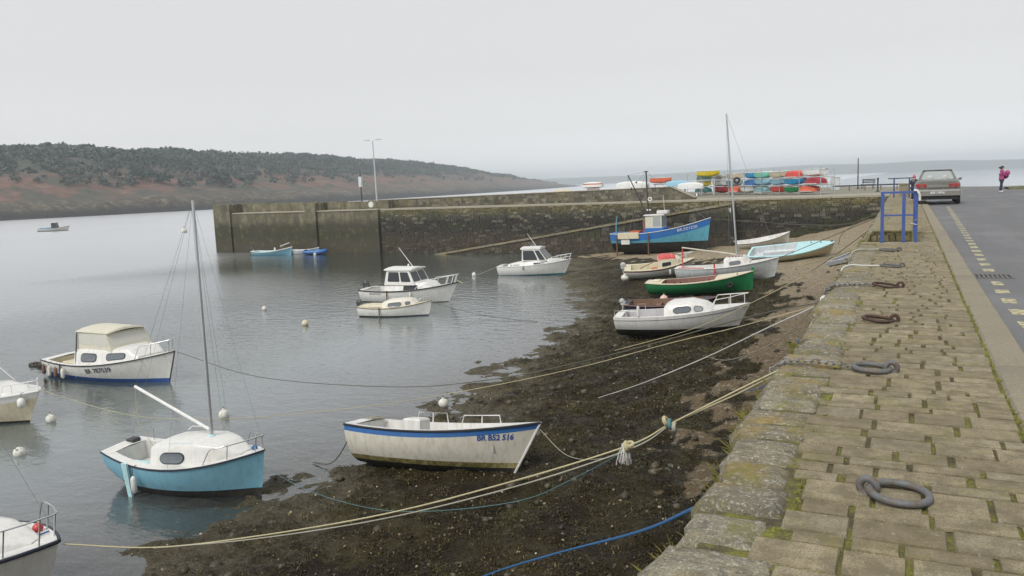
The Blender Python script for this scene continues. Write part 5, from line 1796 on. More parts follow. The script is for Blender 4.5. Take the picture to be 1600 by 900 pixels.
kn = empty('rope_knot', (-1.87, 6.9, -.59), label='tight blue and yellow knot on the thick rope, nearer the quay', cat='knot')
for dx_, mt in ((-.04, 'rope_yellow'), (0, 'rope_teal'), (.04, 'rope_grey')):
    MB().torus((dx_, 0, -dx_ * .6), .034, .02, 12, 6, Matrix.Rotation(math.radians(75 + dx_ * 300), 3, 'Y')).build('knot_turn', MAT[mt], kn, 60)
rope([(-.93, 10.6, -.05), (-1.15, 9.3, -.5), (-1.35, 8.1, -.5), (-1.87, 6.9, -.59)], .010, 'rope_yellow', 'yellow rope running along under the coping to the tight knot')
rope([(-.92, 11.0, -.05), (-1.93, 11.32, -.34), (-4.28, 12.05, -1.18), (-6.99, 12.91, -1.99), (-10.02, 13.86, -2.58), (-15.31, 15.52, -3.11), (-19.81, 16.93, -3.0)], .009, 'rope_dark', 'thin dark rope sagging from the quay to the canvas-sheltered cabin boat')
rope([(-.92, 10.8, -.05), (-2.03, 10.9, -.42), (-2.93, 10.98, -.69), (-4.46, 11.12, -1.19), (-6.36, 11.29, -1.71), (-8.93, 11.52, -2.31), (-12.69, 11.86, -2.98), (-16.02, 12.16, -3.28), (-19.79, 12.5, -3.05)], .006, 'rope_yellow', 'thin yellow rope from the quay to the motor boat at the left edge')
rope([(-.92, 10.9, -.05), (-1.77, 11.94, -.6), (-3.06, 13.55, -1.47), (-4.93, 15.85, -2.63), (-6.65, 17.98, -3.62)], .010, 'rope_white', 'white rope running straight down from the coping into the seaweed')
rope([(-.90, 3.84, -.03), (-1.56, 4.90, -.72), (-2.81, 6.22, -1.7), (-3.94, 7.05, -2.5), (-5.27, 7.54, -3.4)], .010, 'rope_blue', 'bright blue rope in the bottom foreground going down from the coping')
rope([(-1.87, 6.9, -.6), (-2.85, 7.02, -1.26), (-3.8, 7.48, -1.83), (-5.68, 8.39, -2.58), (-7.18, 9.11, -3.0), (-8.86, 9.92, -3.28), (-10.62, 10.77, -3.4)], .005, 'rope_teal', 'thin teal rope from the tight knot to the bow of the light blue yacht')
rope([(-1.87, 6.9, -.6), (-3.2, 9.0, -1.75), (-4.6, 11.0, -2.55), (-5.95, 12.95, -2.85)], .006, 'rope_grey', 'thin slack line from the tight knot to the bow of the blue striped open boat')
rope([(-.93, 33.0, -.1), (-2.65, 34.82, -.93), (-5.02, 38.3, -2.1)], .014, 'rope_dark', 'dark rope from the far quay to the bow of the tall masted yacht')
rope([(-.93, 26.0, -.1), (-2.22, 26.2, -1.13), (-3.34, 26.4, -1.88), (-4.46, 26.5, -2.5)], .013, 'rope_dark', 'dark rope from the quay to the bow of the white cabin cruiser')
rope([(-.93, 19.0, -.05), (-2.62, 25.0, -1.05), (-5.74, 34.9, -2.5)], .011, 'rope_yellow', 'yellow rope from the coping near the blue railing to the green boat')
rope([(-.93, 36.0, -.1), (-3.41, 41.03, -.86), (-12.2, 56.2, -1.2)], .016, 'rope_dark', 'dark rope from the far quay to the trawler bow')
rope([(-.93, 38.5, -.1), (-2.6, 41.6, -1.2), (-3.0, 43.4, -1.98)], .013, 'rope_dark', 'dark rope from the far quay to the pale blue boat')
rope([(-.93, 24.5, -.1), (-2.02, 24.37, -.96), (-4.11, 24.12, -2.15), (-5.79, 23.92, -2.95), (-8.17, 23.63, -3.68)], .011, 'rope_yellow', 'yellow rope crossing in front of the white cabin cruiser down to the weed')
rope([(-.93, 15.6, -.08), (-1.4, 17.0, -.75), (-2.4, 18.6, -2.0), (-4.2, 21.6, -3.3), (-5.6, 23.5, -3.6)], .009, 'rope_grey', 'grey rope dropping from the coping to the weed before the cruiser')
rope([(-.96, 8.6, -.1), (-1.15, 10.06, -.5), (-1.7, 13.0, -1.5), (-2.6, 16.5, -2.7), (-3.3, 18.5, -3.3)], .012, 'rope_blue', 'dark blue rope trailing close under the quay wall onto the sand')
rope([(-23.04, 45.18, -3.35), (-23.6, 44.65, -3.62), (-24.22, 44.06, -3.88)], .014, 'rope_grey', 'short line from the stern of the fishing boat to its buoy')
rope([(-18.82, 29.95, -3.35), (-17.35, 29.8, -3.64), (-15.32, 29.6, -3.88), (-13.41, 29.36, -3.93)], .010, 'rope_dark', 'thin line from the bow of the small cabin boat into the shallows')
rope([(-9.84, 12.5, -3.05), (-10.13, 12.4, -3.6), (-10.44, 12.4, -3.86), (-10.95, 12.5, -3.93)], .012, 'rope_dark', 'dark weedy rope from the stern of the blue striped open boat')
rope([(-25.3, 16.8, -3.45), (-26.2, 16.9, -3.74), (-27.1, 17.15, -3.93)], .012, 'rope_dark', 'short rope from the stern of the canvas sheltered cabin boat')
rope([(-.36, 14.8, .02), (-.6, 14.78, .022), (-.86, 14.7, .03), (-.96, 14.6, -.06), (-1.0, 14.3, -.4)], .014, 'rope_white', 'white rope from the thin ring laid over the coping')
rope([(-.44, 17.8, .03), (-.6, 17.75, .03), (-.88, 17.6, .03), (-.98, 17.5, -.1), (-1.02, 17.3, -.5)], .02, 'rope_grey', 'thick grey rope from the ring nearest the blue railing')
rope([(-14.2, 10.5, -3.4), (-14.9, 11.3, -3.85), (-15.6, 11.8, -3.93)], .010, 'rope_dark', 'dark line from the stern of the light blue yacht into the water')
rope([(-19.0, 45.9, -3.1), (-18.0, 46.0, -3.35), (-16.9, 46.0, -3.55)], .012, 'rope_dark', 'line from the bow of the fishing boat to the weed')
pad = empty('rope_pad', (-.97, 11.55, -.1), label='white cloth chafing pad where ropes pass over the coping edge', cat='pad')
MB().box(-.04, .05, -.12, .12, -.14, .04, .02, .008).build('cloth', MAT['rope_white'], pad, 50)

# ------------------------------------------------------------------ buoys
def buoy(x, y, z, r, label, mat='buoy', tall=1.0, tilt=0):
    e = empty('mooring_buoy', (x, y, z), (math.radians(tilt), math.radians(tilt * .6), 0), label, 'buoy', 'mooring buoys')
    MB().ball((0, 0, r * .55), r, r, r * tall, 14, 9).build('float', MAT[mat], e, 60)
    MB().lathe([(r * .22, 0), (r * .22, r * .3), (r * .1, r * .36)], 8, (0, 0, r * (.5 + tall * .95))).build('top_collar', MAT[mat], e, 60)
    MB().torus((0, 0, r * (1.0 + tall * .95)), r * .17, r * .05, 10, 5, Matrix.Rotation(math.radians(90), 3, 'X')).build('top_ring', MAT['dark_metal'], e)
buoy(-19.7, 12.7, ZW, .12, 'white buoy floating right of the bow of the left edge motor boat')
buoy(-17.8, 10.7, ZW, .13, 'tilted white buoy floating below the bow of the left edge motor boat', tilt=38)
buoy(-15.5, 14.5, ZW, .13, 'white buoy with dark base floating just right of the light blue yacht mast')
buoy(-10.55, 17.1, -3.93, .13, 'white ball buoy stranded on weed at the water edge above the open boat')
buoy(-28.2, 29.5, ZW, .12, 'small white buoy farther out on open water, left of its near twin', 'buoy')
buoy(-23.0, 26.4, ZW, .14, 'small yellowed buoy on open water below the little cabin boat', 'cream')
buoy(-24.5, 44.2, ZW, .14, 'white buoy on the line behind the fishing boat')
buoy(-13.2, 40.2, -3.55, .22, 'white oval buoy stranded in front of the cream motor boat', tall=.8)
buoy(-9.95, 30.4, -3.45, .18, 'blue grey ball buoy beside the stern of the black dinghy', 'grey_buoy')
buoy(-8.75, 31.6, -3.30, .17, 'pale pink ball buoy between the green boat and the black dinghy', 'pink_buoy')
buoy(-108, 96, ZW, .5, 'tiny pale buoy far out, the nearer of two')
buoy(-130, 136, ZW, .5, 'tiny pale buoy far out, the farther of two')
fl = empty('floating_weed', (-27.1, 17.2, ZW), label='dark clump of weed and rope floating astern of the canvas-sheltered cabin boat', cat='weed clump')
m = MB()
for k in range(40): m.ball((random.uniform(-.35, .35), random.uniform(-.15, .15), random.uniform(0, .06)), random.uniform(.03, .08), n=5, m=3, j=.4)
m.build('fronds', MAT['rope_dark'], fl)

# ------------------------------------------------------------------ blue railing round the stairs
rail = empty('stair_railing', (-.46, 19.75, 0), label='blue painted steel railing guarding the quay stairs', cat='railing')
def rb(mb, nm, mat='rail_blue', sm=40):
    o = mb.build(nm, MAT[mat], rail, sm); o.location = (.46, -19.75, 0); return o
for x in (-.46, -.03):
    rb(MB().box(x - .035, x + .035, 19.72, 19.78, -.02, 1.10, .006), 'post')
rb(MB().box(-.50, .24, 19.725, 19.775, 1.10, 1.145, .006), 'top_rail')
rb(MB().box(-.425, -.065, 19.735, 19.765, .60, .635), 'mid_rail')
rb(MB().box(.005, .17, 19.735, 19.765, .60, .635), 'mid_rail')
for k in range(5):
    yy = 19.75 + k * 1.05
    rb(MB().box(.19, .25, yy - .03, yy + .03, -.02, 1.10, .006), 'post')
rb(MB().box(.19, .25, 19.78, 24.0, 1.10, 1.145, .006), 'top_rail')
for k in range(4): rb(MB().box(.205, .235, 19.785 + k * 1.05, 20.765 + k * 1.05, .60, .635), 'mid_rail')
m = MB(); m.tube([(.16, 19.70, 1.16), (.23, 19.69, 1.15), (.275, 19.69, 1.06), (.28, 19.69, .93)], .026, 8); rb(m, 'white_handrail_end', 'white_paint', 60)
m = MB(); m.tube([(.23, 19.70, .52), (.08, 19.70, .455), (.23, 19.70, .40)], .014, 6); rb(m, 'white_rope_loop', 'rope_white', 60)
rl2 = empty('far_railing', (.0, 52, 0), label='dark blue railing farther along the quay edge beside the car', cat='railing')
def r2(mb, nm):
    o = mb.build(nm, MAT['rail_navy' if 'rail_navy' in MAT else 'rail_blue'], rl2, None); o.location = (0, -52, 0)
for x in (-.62, .18): r2(MB().box(x - .04, x + .04, 51.95, 52.05, -.02, 1.12), 'post')
r2(MB().box(-.95, .5, 51.96, 52.04, 1.12, 1.18), 'top_rail')

# ------------------------------------------------------------------ poles, lamp, bench, sign, cabinet
e = empty('street_lamp', (-44.7, 62.5, 0), (0, math.radians(-.8), 0), 'tall twin armed street lamp on the pier head', 'street lamp')
MB().tube([(0, 0, 0), (0, 0, 3), (0, 0, 6.3)], [.09, .075, .05], 10).build('pole', MAT['alu'], e, 60)
MB().lathe([(.16, 0), (.16, .05), (.1, .4)], 10).build('pole_base', MAT['alu'], e)
for s in (-1, 1):
    MB().tube([(0, 0, 6.3), (s * .35, 0, 6.4), (s * .55, 0, 6.38)], .03, 6).build('arm', MAT['alu'], e)
    MB().hexa([(s * .45, -.1, 6.33), (s * 1.0, -.1, 6.36), (s * 1.0, .1, 6.36), (s * .45, .1, 6.33)], [(s * .45, -.07, 6.43), (s * .95, -.07, 6.42), (s * .95, .07, 6.42), (s * .45, .07, 6.43)]).build('lamp_head', MAT['motor_grey'], e, None)
e = empty('signal_post', (-46.5, 62.6, 0), (0, math.radians(-.5), 0), 'slim grey harbour signal post standing left of the pier lamp', 'post')
MB().tube([(0, 0, 0), (0, 0, 3.3)], .06, 8).build('pole', MAT['dark_metal'], e)
MB().box(-.16, .16, -.12, .12, 2.1, 3.05, .03).build('signal_box', MAT['grey_white'], e, None)
MB().tube([(0, 0, 3.3), (0, 0, 3.72)], .03, 6).build('rod', MAT['dark_metal'], e)
e = empty('flag_pole', (-4.33, 88, -.05), label='slim bare dark pole standing beside the bench', cat='pole')
MB().tube([(0, 0, 0), (0, 0, 3.05)], [.06, .045], 8).build('pole', MAT['dark_metal'], e)
MB().lathe([(.14, 0), (.14, .04), (.07, .12)], 10).build('base_plate', MAT['dark_metal'], e)
e = empty('information_board', (-7.1, 84.5, -.05), (0, 0, .1), 'tall white information board at the right end of the dinghy racks', 'sign board')
for x in (-.2, .2): MB().tube([(x, 0, 0), (x, 0, 2.0)], .04, 6).build('post', MAT['alu'], e)
MB().box(-.27, .27, -.05, .05, .75, 2.2, .02).build('panel', MAT['grey_white'], e, None)
MB().box(-.02, .26, -.057, -.051, 2.0, 2.17).build('header_strip', MAT['grey_buoy'], e, None)
MB().box(.06, .18, -.057, -.051, 1.5, 1.6).build('printed_mark', MAT['grey_buoy'], e, None)
e = empty('utility_cabinet', (-6.3, 86, -.05), label='pale grey utility cabinet beside the information board', cat='cabinet')
MB().box(-.42, .42, -.3, .3, 0, 1.2, .03).build('body', MAT['grey_white'], e, None)
MB().box(-.40, -.01, -.312, -.303, .08, 1.12, .005).build('door', MAT['grey_white'], e, None)
MB().box(.01, .40, -.312, -.303, .08, 1.12, .005).build('door', MAT['grey_white'], e, None)
MB().box(-.46, .46, -.34, .34, 1.2, 1.25, .02).build('lid', MAT['motor_grey'], e, None)
e = empty('bench', (-3.35, 86, -.05), (0, 0, math.radians(-14)), 'dark slatted bench on the ground near the slim pole', 'bench')
for s in (-1, 1):
    MB().tube([(s * .5, -.2, 0), (s * .5, -.2, .44)], .03, 6).build('leg', MAT['dark_metal'], e)
    MB().tube([(s * .5, .22, 0), (s * .5, .25, .45), (s * .5, .34, .95)], .03, 6).build('leg', MAT['dark_metal'], e)
for k in range(4): MB().box(-.62, .62, -.22 + k * .12, -.13 + k * .12, .44, .475).build('seat_slat', MAT['dark_metal'], e, None)
for k in range(3): MB().box(-.62, .62, .27 + k * .025, .30 + k * .025, .58 + k * .14, .67 + k * .14).build('back_slat', MAT['dark_metal'], e, None)
e = empty('bollard', (-2.05, 72, -.05), label='short black iron bollard post before the bench', cat='bollard')
MB().lathe([(.1, 0), (.1, .1), (.065, .14), (.06, 1.0), (.085, 1.03), (.085, 1.1), (.03, 1.13)], 12).build('post', MAT['dark_metal'], e, 50)
MB().lathe([(.15, 0), (.15, .03), (.11, .06)], 12).build('foot', MAT['dark_metal'], e, 50)
e = empty('low_rail', (-1.5, 79, -.05), label='low dark bar fence along the edge of the ground beyond the quay', cat='fence')
for k in range(6): MB().box(-4.4 + k * 1.3 - .04, -4.4 + k * 1.3 + .04, -.04, .04, 0, .5).build('post', MAT['brown_wood'], e, None)
MB().box(-4.5, 2.3, -.05, .05, .40, .52).build('bar', MAT['dark_metal'], e, None)
e = empty('stone_block', (-.1, 55.5, 0), label='small square stone block standing near the far blue railing', cat='stone block')
MB().box(-.28, .28, -.25, .25, 0, .72, .04, .01).build('block', MAT['kerb'], e, None)
MB().box(-.31, .31, -.28, .28, .722, .8, .02, .006).build('cap', MAT['kerb'], e, None)

# ------------------------------------------------------------------ stored dinghies on racks
def pram(L=2.15, W=1.2, H_=.56):
    st = [(-.5, .74, .22), (-.4, .85, .10), (-.2, .97, .02), (0, 1, 0), (.2, .94, .03), (.38, .78, .14), (.5, .52, .34)]
    prof = [(1, 1), (.97, .55), (.88, .2), (.6, .04), (.25, 0)]
    V, F = [], []
    for x, w, k in st:
        q = [(W / 2 * w * a, H_ * (k + (1 - k) * b)) for a, b in prof]
        V += [(x * L, -y, z) for y, z in q] + [(x * L, y, z) for y, z in q[::-1]]
    for i in range(len(st) - 1):
        for k in range(9): F.append((i * 10 + k, i * 10 + 10 + k, i * 10 + 11 + k, i * 10 + k + 1))
    F += [tuple(range(9, -1, -1)), tuple((len(st) - 1) * 10 + k for k in range(10))]
    return V, F
def pram_rim(L=2.15, W=1.2, H_=.56):
    st = [(-.5, .74), (-.3, .95), (0, 1), (.3, .86), (.5, .48)]
    return [(x * L, -W / 2 * w, H_) for x, w in st] + [(x * L, W / 2 * w, H_) for x, w in st[::-1]] + [(-.5 * L, -W / 2 * .74, H_)]
PV, PF = pram()
_pm = {}
def dinghy(x, y, z, yaw, colr, label, roll=180, s=1.0, grp='dinghies stored on the racks'):
    key = tuple(colr)
    if key not in _pm:
        mt = paint('dinghy_paint', colr, .45, mul(colr, .5), .4)
        a = MB(); a.add(PV, PF)
        b = MB(); b.tube(pram_rim(), .035, 5)
        c_ = MB(); c_.box(-.25, -.1, -.5, .5, .28, .31); c_.box(-.03, .35, -.02, .02, .05, .3); c_.box(.55, .7, -.45, .45, .3, .33)
        _pm[key] = (a.mesh('hull', mt, 40), b.mesh('gunwale', MAT['white_paint'] if colr[0] < .6 or colr[1] < .4 else MAT['grey_white'], 60), c_.mesh('thwarts', MAT['white_paint']))
    e = empty('stored_dinghy', (x, y, z), (math.radians(roll), 0, math.radians(yaw)), label, 'dinghy', grp)
    e.scale = (s, s, s)
    for nm, me in zip(('hull', 'gunwale', 'thwarts'), _pm[key]): link(nm, me, e)
RKA, RKB = Vector((-19.9, 84.8, 0)), Vector((-6.0, 68.8, 0))
RYAW = math.degrees(math.atan2(RKB.y - RKA.y, RKB.x - RKA.x))
def on_rack(px):       # along the rack, 0 at its left end
    t = (px - 1088) / (1284 - 1088)
    w0, w1 = 1 / 82.8, 1 / 63.0
    k = (t * w1) / (w0 * 0 + (1 - t) * w0 + t * w1) if False else t * 82.8 / (t * 82.8 + (1 - t) * 63.0)
    return RKA.lerp(RKB, k)
DG, GR, CR, BL, MI, RD, WH, YE, TE, NB, LB, DR, OR, PK, GN = (.02, .13, .12), (.36, .35, .33), (.62, .54, .4), (.02, .28, .55), (.22, .62, .48), (.62, .07, .05), (.72, .73, .72), (.65, .5, .02), (.22, .38, .40), (.03, .14, .36), (.28, .52, .66), (.36, .03, .05), (.75, .16, .08), (.7, .45, .42), (.01, .24, .08)
tiers = [
    (.12, [(1101, DG, 'dark green'), (1127, DR, 'dark red'), (1152, OR, 'orange red'), (1172, WH, 'white'), (1192, TE, 'grey teal'), (1217, RD, 'bright red'), (1240, GN, 'bright green'), (1266, OR, 'orange red')]),
    (.76, [(1100, YE, 'yellow'), (1126, WH, 'white'), (1149, TE, 'grey teal'), (1177, NB, 'navy blue'), (1195, LB, 'light blue'), (1217, LB, 'light blue'), (1244, BL, 'bright blue'), (1275, DR, 'dark red')]),
    (1.38, [(1101, DG, 'dark green'), (1125, GR, 'grey'), (1149, CR, 'cream'), (1178, BL, 'bright blue'), (1195, MI, 'mint green'), (1217, CR, 'cream'), (1243, RD, 'bright red'), (1270, WH, 'white')])]
tn = ['bottom', 'middle', 'top']
for ti, (z, lst) in enumerate(tiers):
    for k, (px, colr, cname) in enumerate(lst):
        p = on_rack(px)
        up_ = random.random() < .55
        rz_ = RYAW + random.uniform(-6, 6) + (180 if random.random() < .5 else 0)
        ordn = ['first', 'second', 'third', 'fourth', 'fifth', 'sixth', 'seventh', 'last'][k]
        dinghy(p.x, p.y, z + (.57 if up_ else .02), rz_, colr, '%s dinghy, %s from the left on the %s tier of the dinghy rack' % (cname, ordn, tn[ti]), 180 + random.uniform(-5, 5) if up_ else random.uniform(-5, 5), random.uniform(.88, 1.0))
side = Vector((-(RKB - RKA).y, (RKB - RKA).x, 0)).normalized()
rk = empty('dinghy_rack', RKA, label='long grey steel rack of three tiers holding the stored dinghies', cat='rack')
nb = 9
for k in range(nb):
    p = (RKB - RKA) * (k / (nb - 1)) * 1.06 - (RKB - RKA) * .03
    for s in (-.62, .62):
        q = p + side * s
        MB().tube([(q.x, q.y, -.05), (q.x, q.y, 2.0 + random.uniform(0, .3))], .035, 6).build('upright', MAT['alu'], rk)
    for z in (.10, .73, 1.35):
        a, b = p + side * -.62, p + side * .62
        MB().tube([(a.x, a.y, z), (b.x, b.y, z)], .03, 6).build('cross_bar', MAT['alu'], rk)
for z in (.73, 1.35):
    for s in (-.66, .66):
        a, b = (RKB - RKA) * -.03 + side * s, (RKB - RKA) * 1.03 + side * s
        MB().tube([(a.x, a.y, z), (b.x, b.y, z)], .03, 6).build('long_bar', MAT['alu'], rk)
MB().torus(on_rack(1166) + side * -.95 - RKA + Vector((0, 0, 1.3)), .22, .1, 16, 8, Matrix.Rotation(math.radians(90), 3, 'X')).build('spare_tyre', MAT['rubber'], rk, 60)
# looser boats behind the parapet
G2 = 'dinghies laid up behind the pier parapet'
dinghy(-17.4, 79.5, 1.75, 8, YE, 'yellow dinghy laid on top of others behind the parapet end', 0, 1.0, G2)
dinghy(-20.2, 79.0, 1.5, 15, LB, 'pale blue upturned dinghy behind the trawler masts', 180, 1.15, G2)
dinghy(-22.0, 79.0, 1.3, 5, OR, 'orange red dinghy seen between the trawler derrick and mast', 0, .95, G2)
dinghy(-18.6, 77.5, 1.28, 0, WH, 'white upturned dinghy with dark gear, just above the parapet', 180, 1.1, G2)
dinghy(-25.2, 80.0, 1.62, 4, WH, 'large white upturned dinghy left of the trawler derrick', 180, 1.5, G2)
dinghy(-31.0, 84.0, 1.7, 0, WH, 'white dinghy with orange rim, standing alone behind the parapet', 180, 1.0, G2)
dinghy(-31.0, 84.0, .98, 0, OR, 'orange red dinghy under the lone white one behind the parapet', 0, .98, G2)
dinghy(-35.5, 86.0, 1.0, 0, CR, 'leftmost cream dinghy barely showing over the parapet', 180, 1.0, G2)
dinghy(-15.0, 81.5, 1.28, -20, WH, 'white upturned dinghy between the yellow one and the rack', 180, 1.1, G2)
st = empty('boat_stand', (-22, 80, -.05), label='grey trestles under the dinghies laid up behind the parapet', cat='trestle')
for x, yy, z in ((4.6, -.5, 1.7), (1.8, -1, 1.0), (0, -1, 1.25), (3.4, -2.5, .8), (-3.2, 0, .95), (-9, 4, .95), (-13.5, 6, .5), (7, 1.5, .8)):
    for s in (-.6, .6):
        MB().tube([(x + s, yy - .3, 0), (x + s, yy, z)], .04, 5).build('trestle_leg', MAT['alu'], st)
        MB().tube([(x + s, yy + .3, 0), (x + s, yy, z)], .04, 5).build('trestle_leg', MAT['alu'], st)
    MB().tube([(x - .75, yy, z), (x + .75, yy, z)], .045, 5).build('trestle_bar', MAT['alu'], st)
tag(MB().prism([(-40, 66.01), (-26.01, 66.01), (-26.01, 104), (-40, 95)], -6, -.06).build('boat_yard', MAT['gravel'], None, None), kind='structure')

# ------------------------------------------------------------------ car
CS = 1.12
car = empty('parked_car', (1.32, 42.2, -.03), (0, 0, math.radians(-.5)), 'silver beige saloon car parked half on the pavement, seen from behind', 'car')
car.scale = (CS, CS, CS)
MAT['car'] = paint('car_paint', (.195, .195, .178), .25, (.2, .18, .15), .25, 2.0, .06, .45)
MAT['bumper'] = paint('bumper', (.20, .19, .17), .5, (.12, .11, .1), .3)
# lower body: sections along y (rear = 0), half width and heights
sec = [(0.02, .74, .38, .60, .94), (.10, .82, .30, .60, .98), (.45, .86, .26, .60, 1.00), (1.0, .87, .22, .60, .98), (2.2, .87, .22, .60, .94), (3.2, .86, .22, .58, .90), (3.9, .83, .26, .55, .78), (4.3, .70, .34, .52, .66)]
V, F = [], []
for yb, w, z0, z1, z2 in sec:
    q = [(0, z0), (w * .82, z0), (w * .97, z0 + .1), (w, z1), (w * .985, (z1 + z2) / 2 + .03), (w * .90, z2 - .02), (w * .82, z2), (0, z2 + .02)]
    V += [(x, yb, z) for x, z in q] + [(-x, yb, z) for x, z in q[-2:0:-1]]
n = 14
for i in range(len(sec) - 1):
    for k in range(n): F.append((i * n + k, i * n + (k + 1) % n, (i + 1) * n + (k + 1) % n, (i + 1) * n + k))
F += [tuple(range(n))[::-1], tuple((len(sec) - 1) * n + k for k in range(n))]
m = MB(); m.add(V, F); m.build('body', MAT['car'], car, 40)
b = [(-.74, .55, .975), (.74, .55, .975), (.74, 3.25, .90), (-.74, 3.25, .90)]
t = [(-.54, 1.15, 1.39), (.54, 1.15, 1.39), (.56, 2.35, 1.41), (-.56, 2.35, 1.41)]
gh = MB().hexa(b, t).build('greenhouse', MAT['car'], car, None)
panes(gh, (b[0], b[1], t[1], t[0]), ((.07, .93),), .10, .93, 'window_light', .008, 'rear_window')
panes(gh, (b[1], b[2], t[2], t[1]), ((.10, .46), (.5, .86)), .10, .92, 'window', .008, 'side_window')
panes(gh, (b[3], b[0], t[0], t[3]), ((.14, .5), (.54, .90)), .10, .92, 'window', .008, 'side_window')
panes(gh, (b[2], b[3], t[3], t[2]), ((.05, .95),), .08, .94, 'window', .008, 'windscreen')
m = MB(); m.box(-.555, .555, 1.1, 2.4, 1.40, 1.43, .02); m.build('roof', MAT['car'], car, 40)
for s in (-1, 1):
    m = MB(); m.ball((s * .28, .62, 1.06), .14, .04, .14, 10, 6); m.build('headrest', MAT['motor_grey'], gh, 60)
    o = MB().box(s * .61 - .2, s * .61 + .2, -.012, .06, .70, .86, .025).build('tail_light', MAT['tail_red'] if 'tail_red' in MAT else MAT['maroon'], car, None)
    MB().box(s * .56 - .07, s * .56 + .07, -.018, -.011, .715, .755).build('reverse_lens', MAT['red_brown'], o, None)
    m = MB(); m.hexa([(s * .84, 2.75, .93), (s * .98, 2.75, .95), (s * .98, 2.83, .95), (s * .84, 2.83, .93)][::s], [(s * .86, 2.75, 1.04), (s * 1.0, 2.75, 1.06), (s * 1.0, 2.83, 1.06), (s * .86, 2.83, 1.04)][::s]); m.build('wing_mirror', MAT['car'], car, None)
    for yy in (.78, 3.35):
        w = MB(); w.lathe([(.18, -.09), (.295, -.095), (.315, -.06), (.315, .06), (.295, .095), (.18, .09)], 20, (s * .76, yy, .31), 'x')
        o = w.build('wheel', MAT['rubber'], car, 40)
        MB().lathe([(.19, -.096), (.16, -.07), (.04, -.075)] if s < 0 else [(.04, .075), (.16, .07), (.19, .096)], 16, (s * .76, yy, .31), 'x').build('rim', MAT['alu'], o, 40)
MB().box(-.85, .85, -.07, .25, .36, .62, .05).build('bumper', MAT['bumper'], car, 40)
MB().box(-.84, .84, -.08, -.066, .55, .585).build('bumper_strip', MAT['motor_grey'], car, None)
MB().box(-.40, .40, -.012, .04, .70, .80, .01).build('boot_panel', MAT['bumper'], car, None)
o = MB().box(-.26, .26, -.083, -.069, .435, .535, .004).build('number_plate', MAT['white_paint'], car, None)
MB().box(-.80, .80, .05, .9, .2, .36).build('underbody', MAT['rubber'], car, None)
MB().lathe([(.03, 0), (.03, .2)], 8, (-.35, -.04, .25), 'y').build('exhaust', MAT['dark_metal'], car)
tp_ = NT('plate_print')
tp_.col(tp_.ramp(tp_.noise(tp_.vec(False, (9, 1, 3)), 2.2, 2), [(.48, (.55, .55, .53)), (.52, (.25, .25, .26))]))
o.data.materials[0] = tp_.m

# ------------------------------------------------------------------ people
def skin_mesh(name, pts, edges, mat, parent, sub=2):
    """one continuous surface grown round a skeleton"""
    me = bpy.data.meshes.new(name)
    me.from_pydata([p[0] for p in pts], edges, [])
    o = bpy.data.objects.new(name, me)
    COL.objects.link(o)
    md = o.modifiers.new('skin', 'SKIN')
    md.use_smooth_shade = True
    for i, sv_ in enumerate(me.skin_vertices[0].data):
        r_ = pts[i][1]
        sv_.radius = r_ if isinstance(r_, tuple) else (r_, r_)
        sv_.use_root = (i == 0)
    ss = o.modifiers.new('sub', 'SUBSURF')
    ss.levels = ss.render_levels = sub
    me.materials.append(mat)
    o.parent = parent
    bpy.context.view_layer.update()
    dg_ = bpy.context.evaluated_depsgraph_get()
    nm = bpy.data.meshes.new_from_object(o.evaluated_get(dg_))
    o.modifiers.clear()
    o.data = nm
    nm.materials.clear(); nm.materials.append(mat)
    nm.shade_smooth()
    return o
MAT['skin'] = plain('skin', (.5, .3, .22), .6)
MAT['hair'] = plain('dark_hair', (.02, .016, .014), .7)
MAT['purple'] = plain('purple_jacket', (.34, .05, .17), .85, 0, .25, 12)
MAT['plum'] = plain('plum_cloth', (.10, .02, .06), .9, 0, .4, 9)
MAT['jeans'] = plain('dark_jeans', (.022, .026, .06), .9, 0, .3, 14)
MAT['shoe'] = plain('white_shoe', (.62, .6, .58), .7)
MAT['pink'] = plain('pink_wool', (.6, .1, .18), .95, 0, .3, 20)
MAT['navy_cloth'] = plain('navy_cloth', (.03, .035, .06), .9)
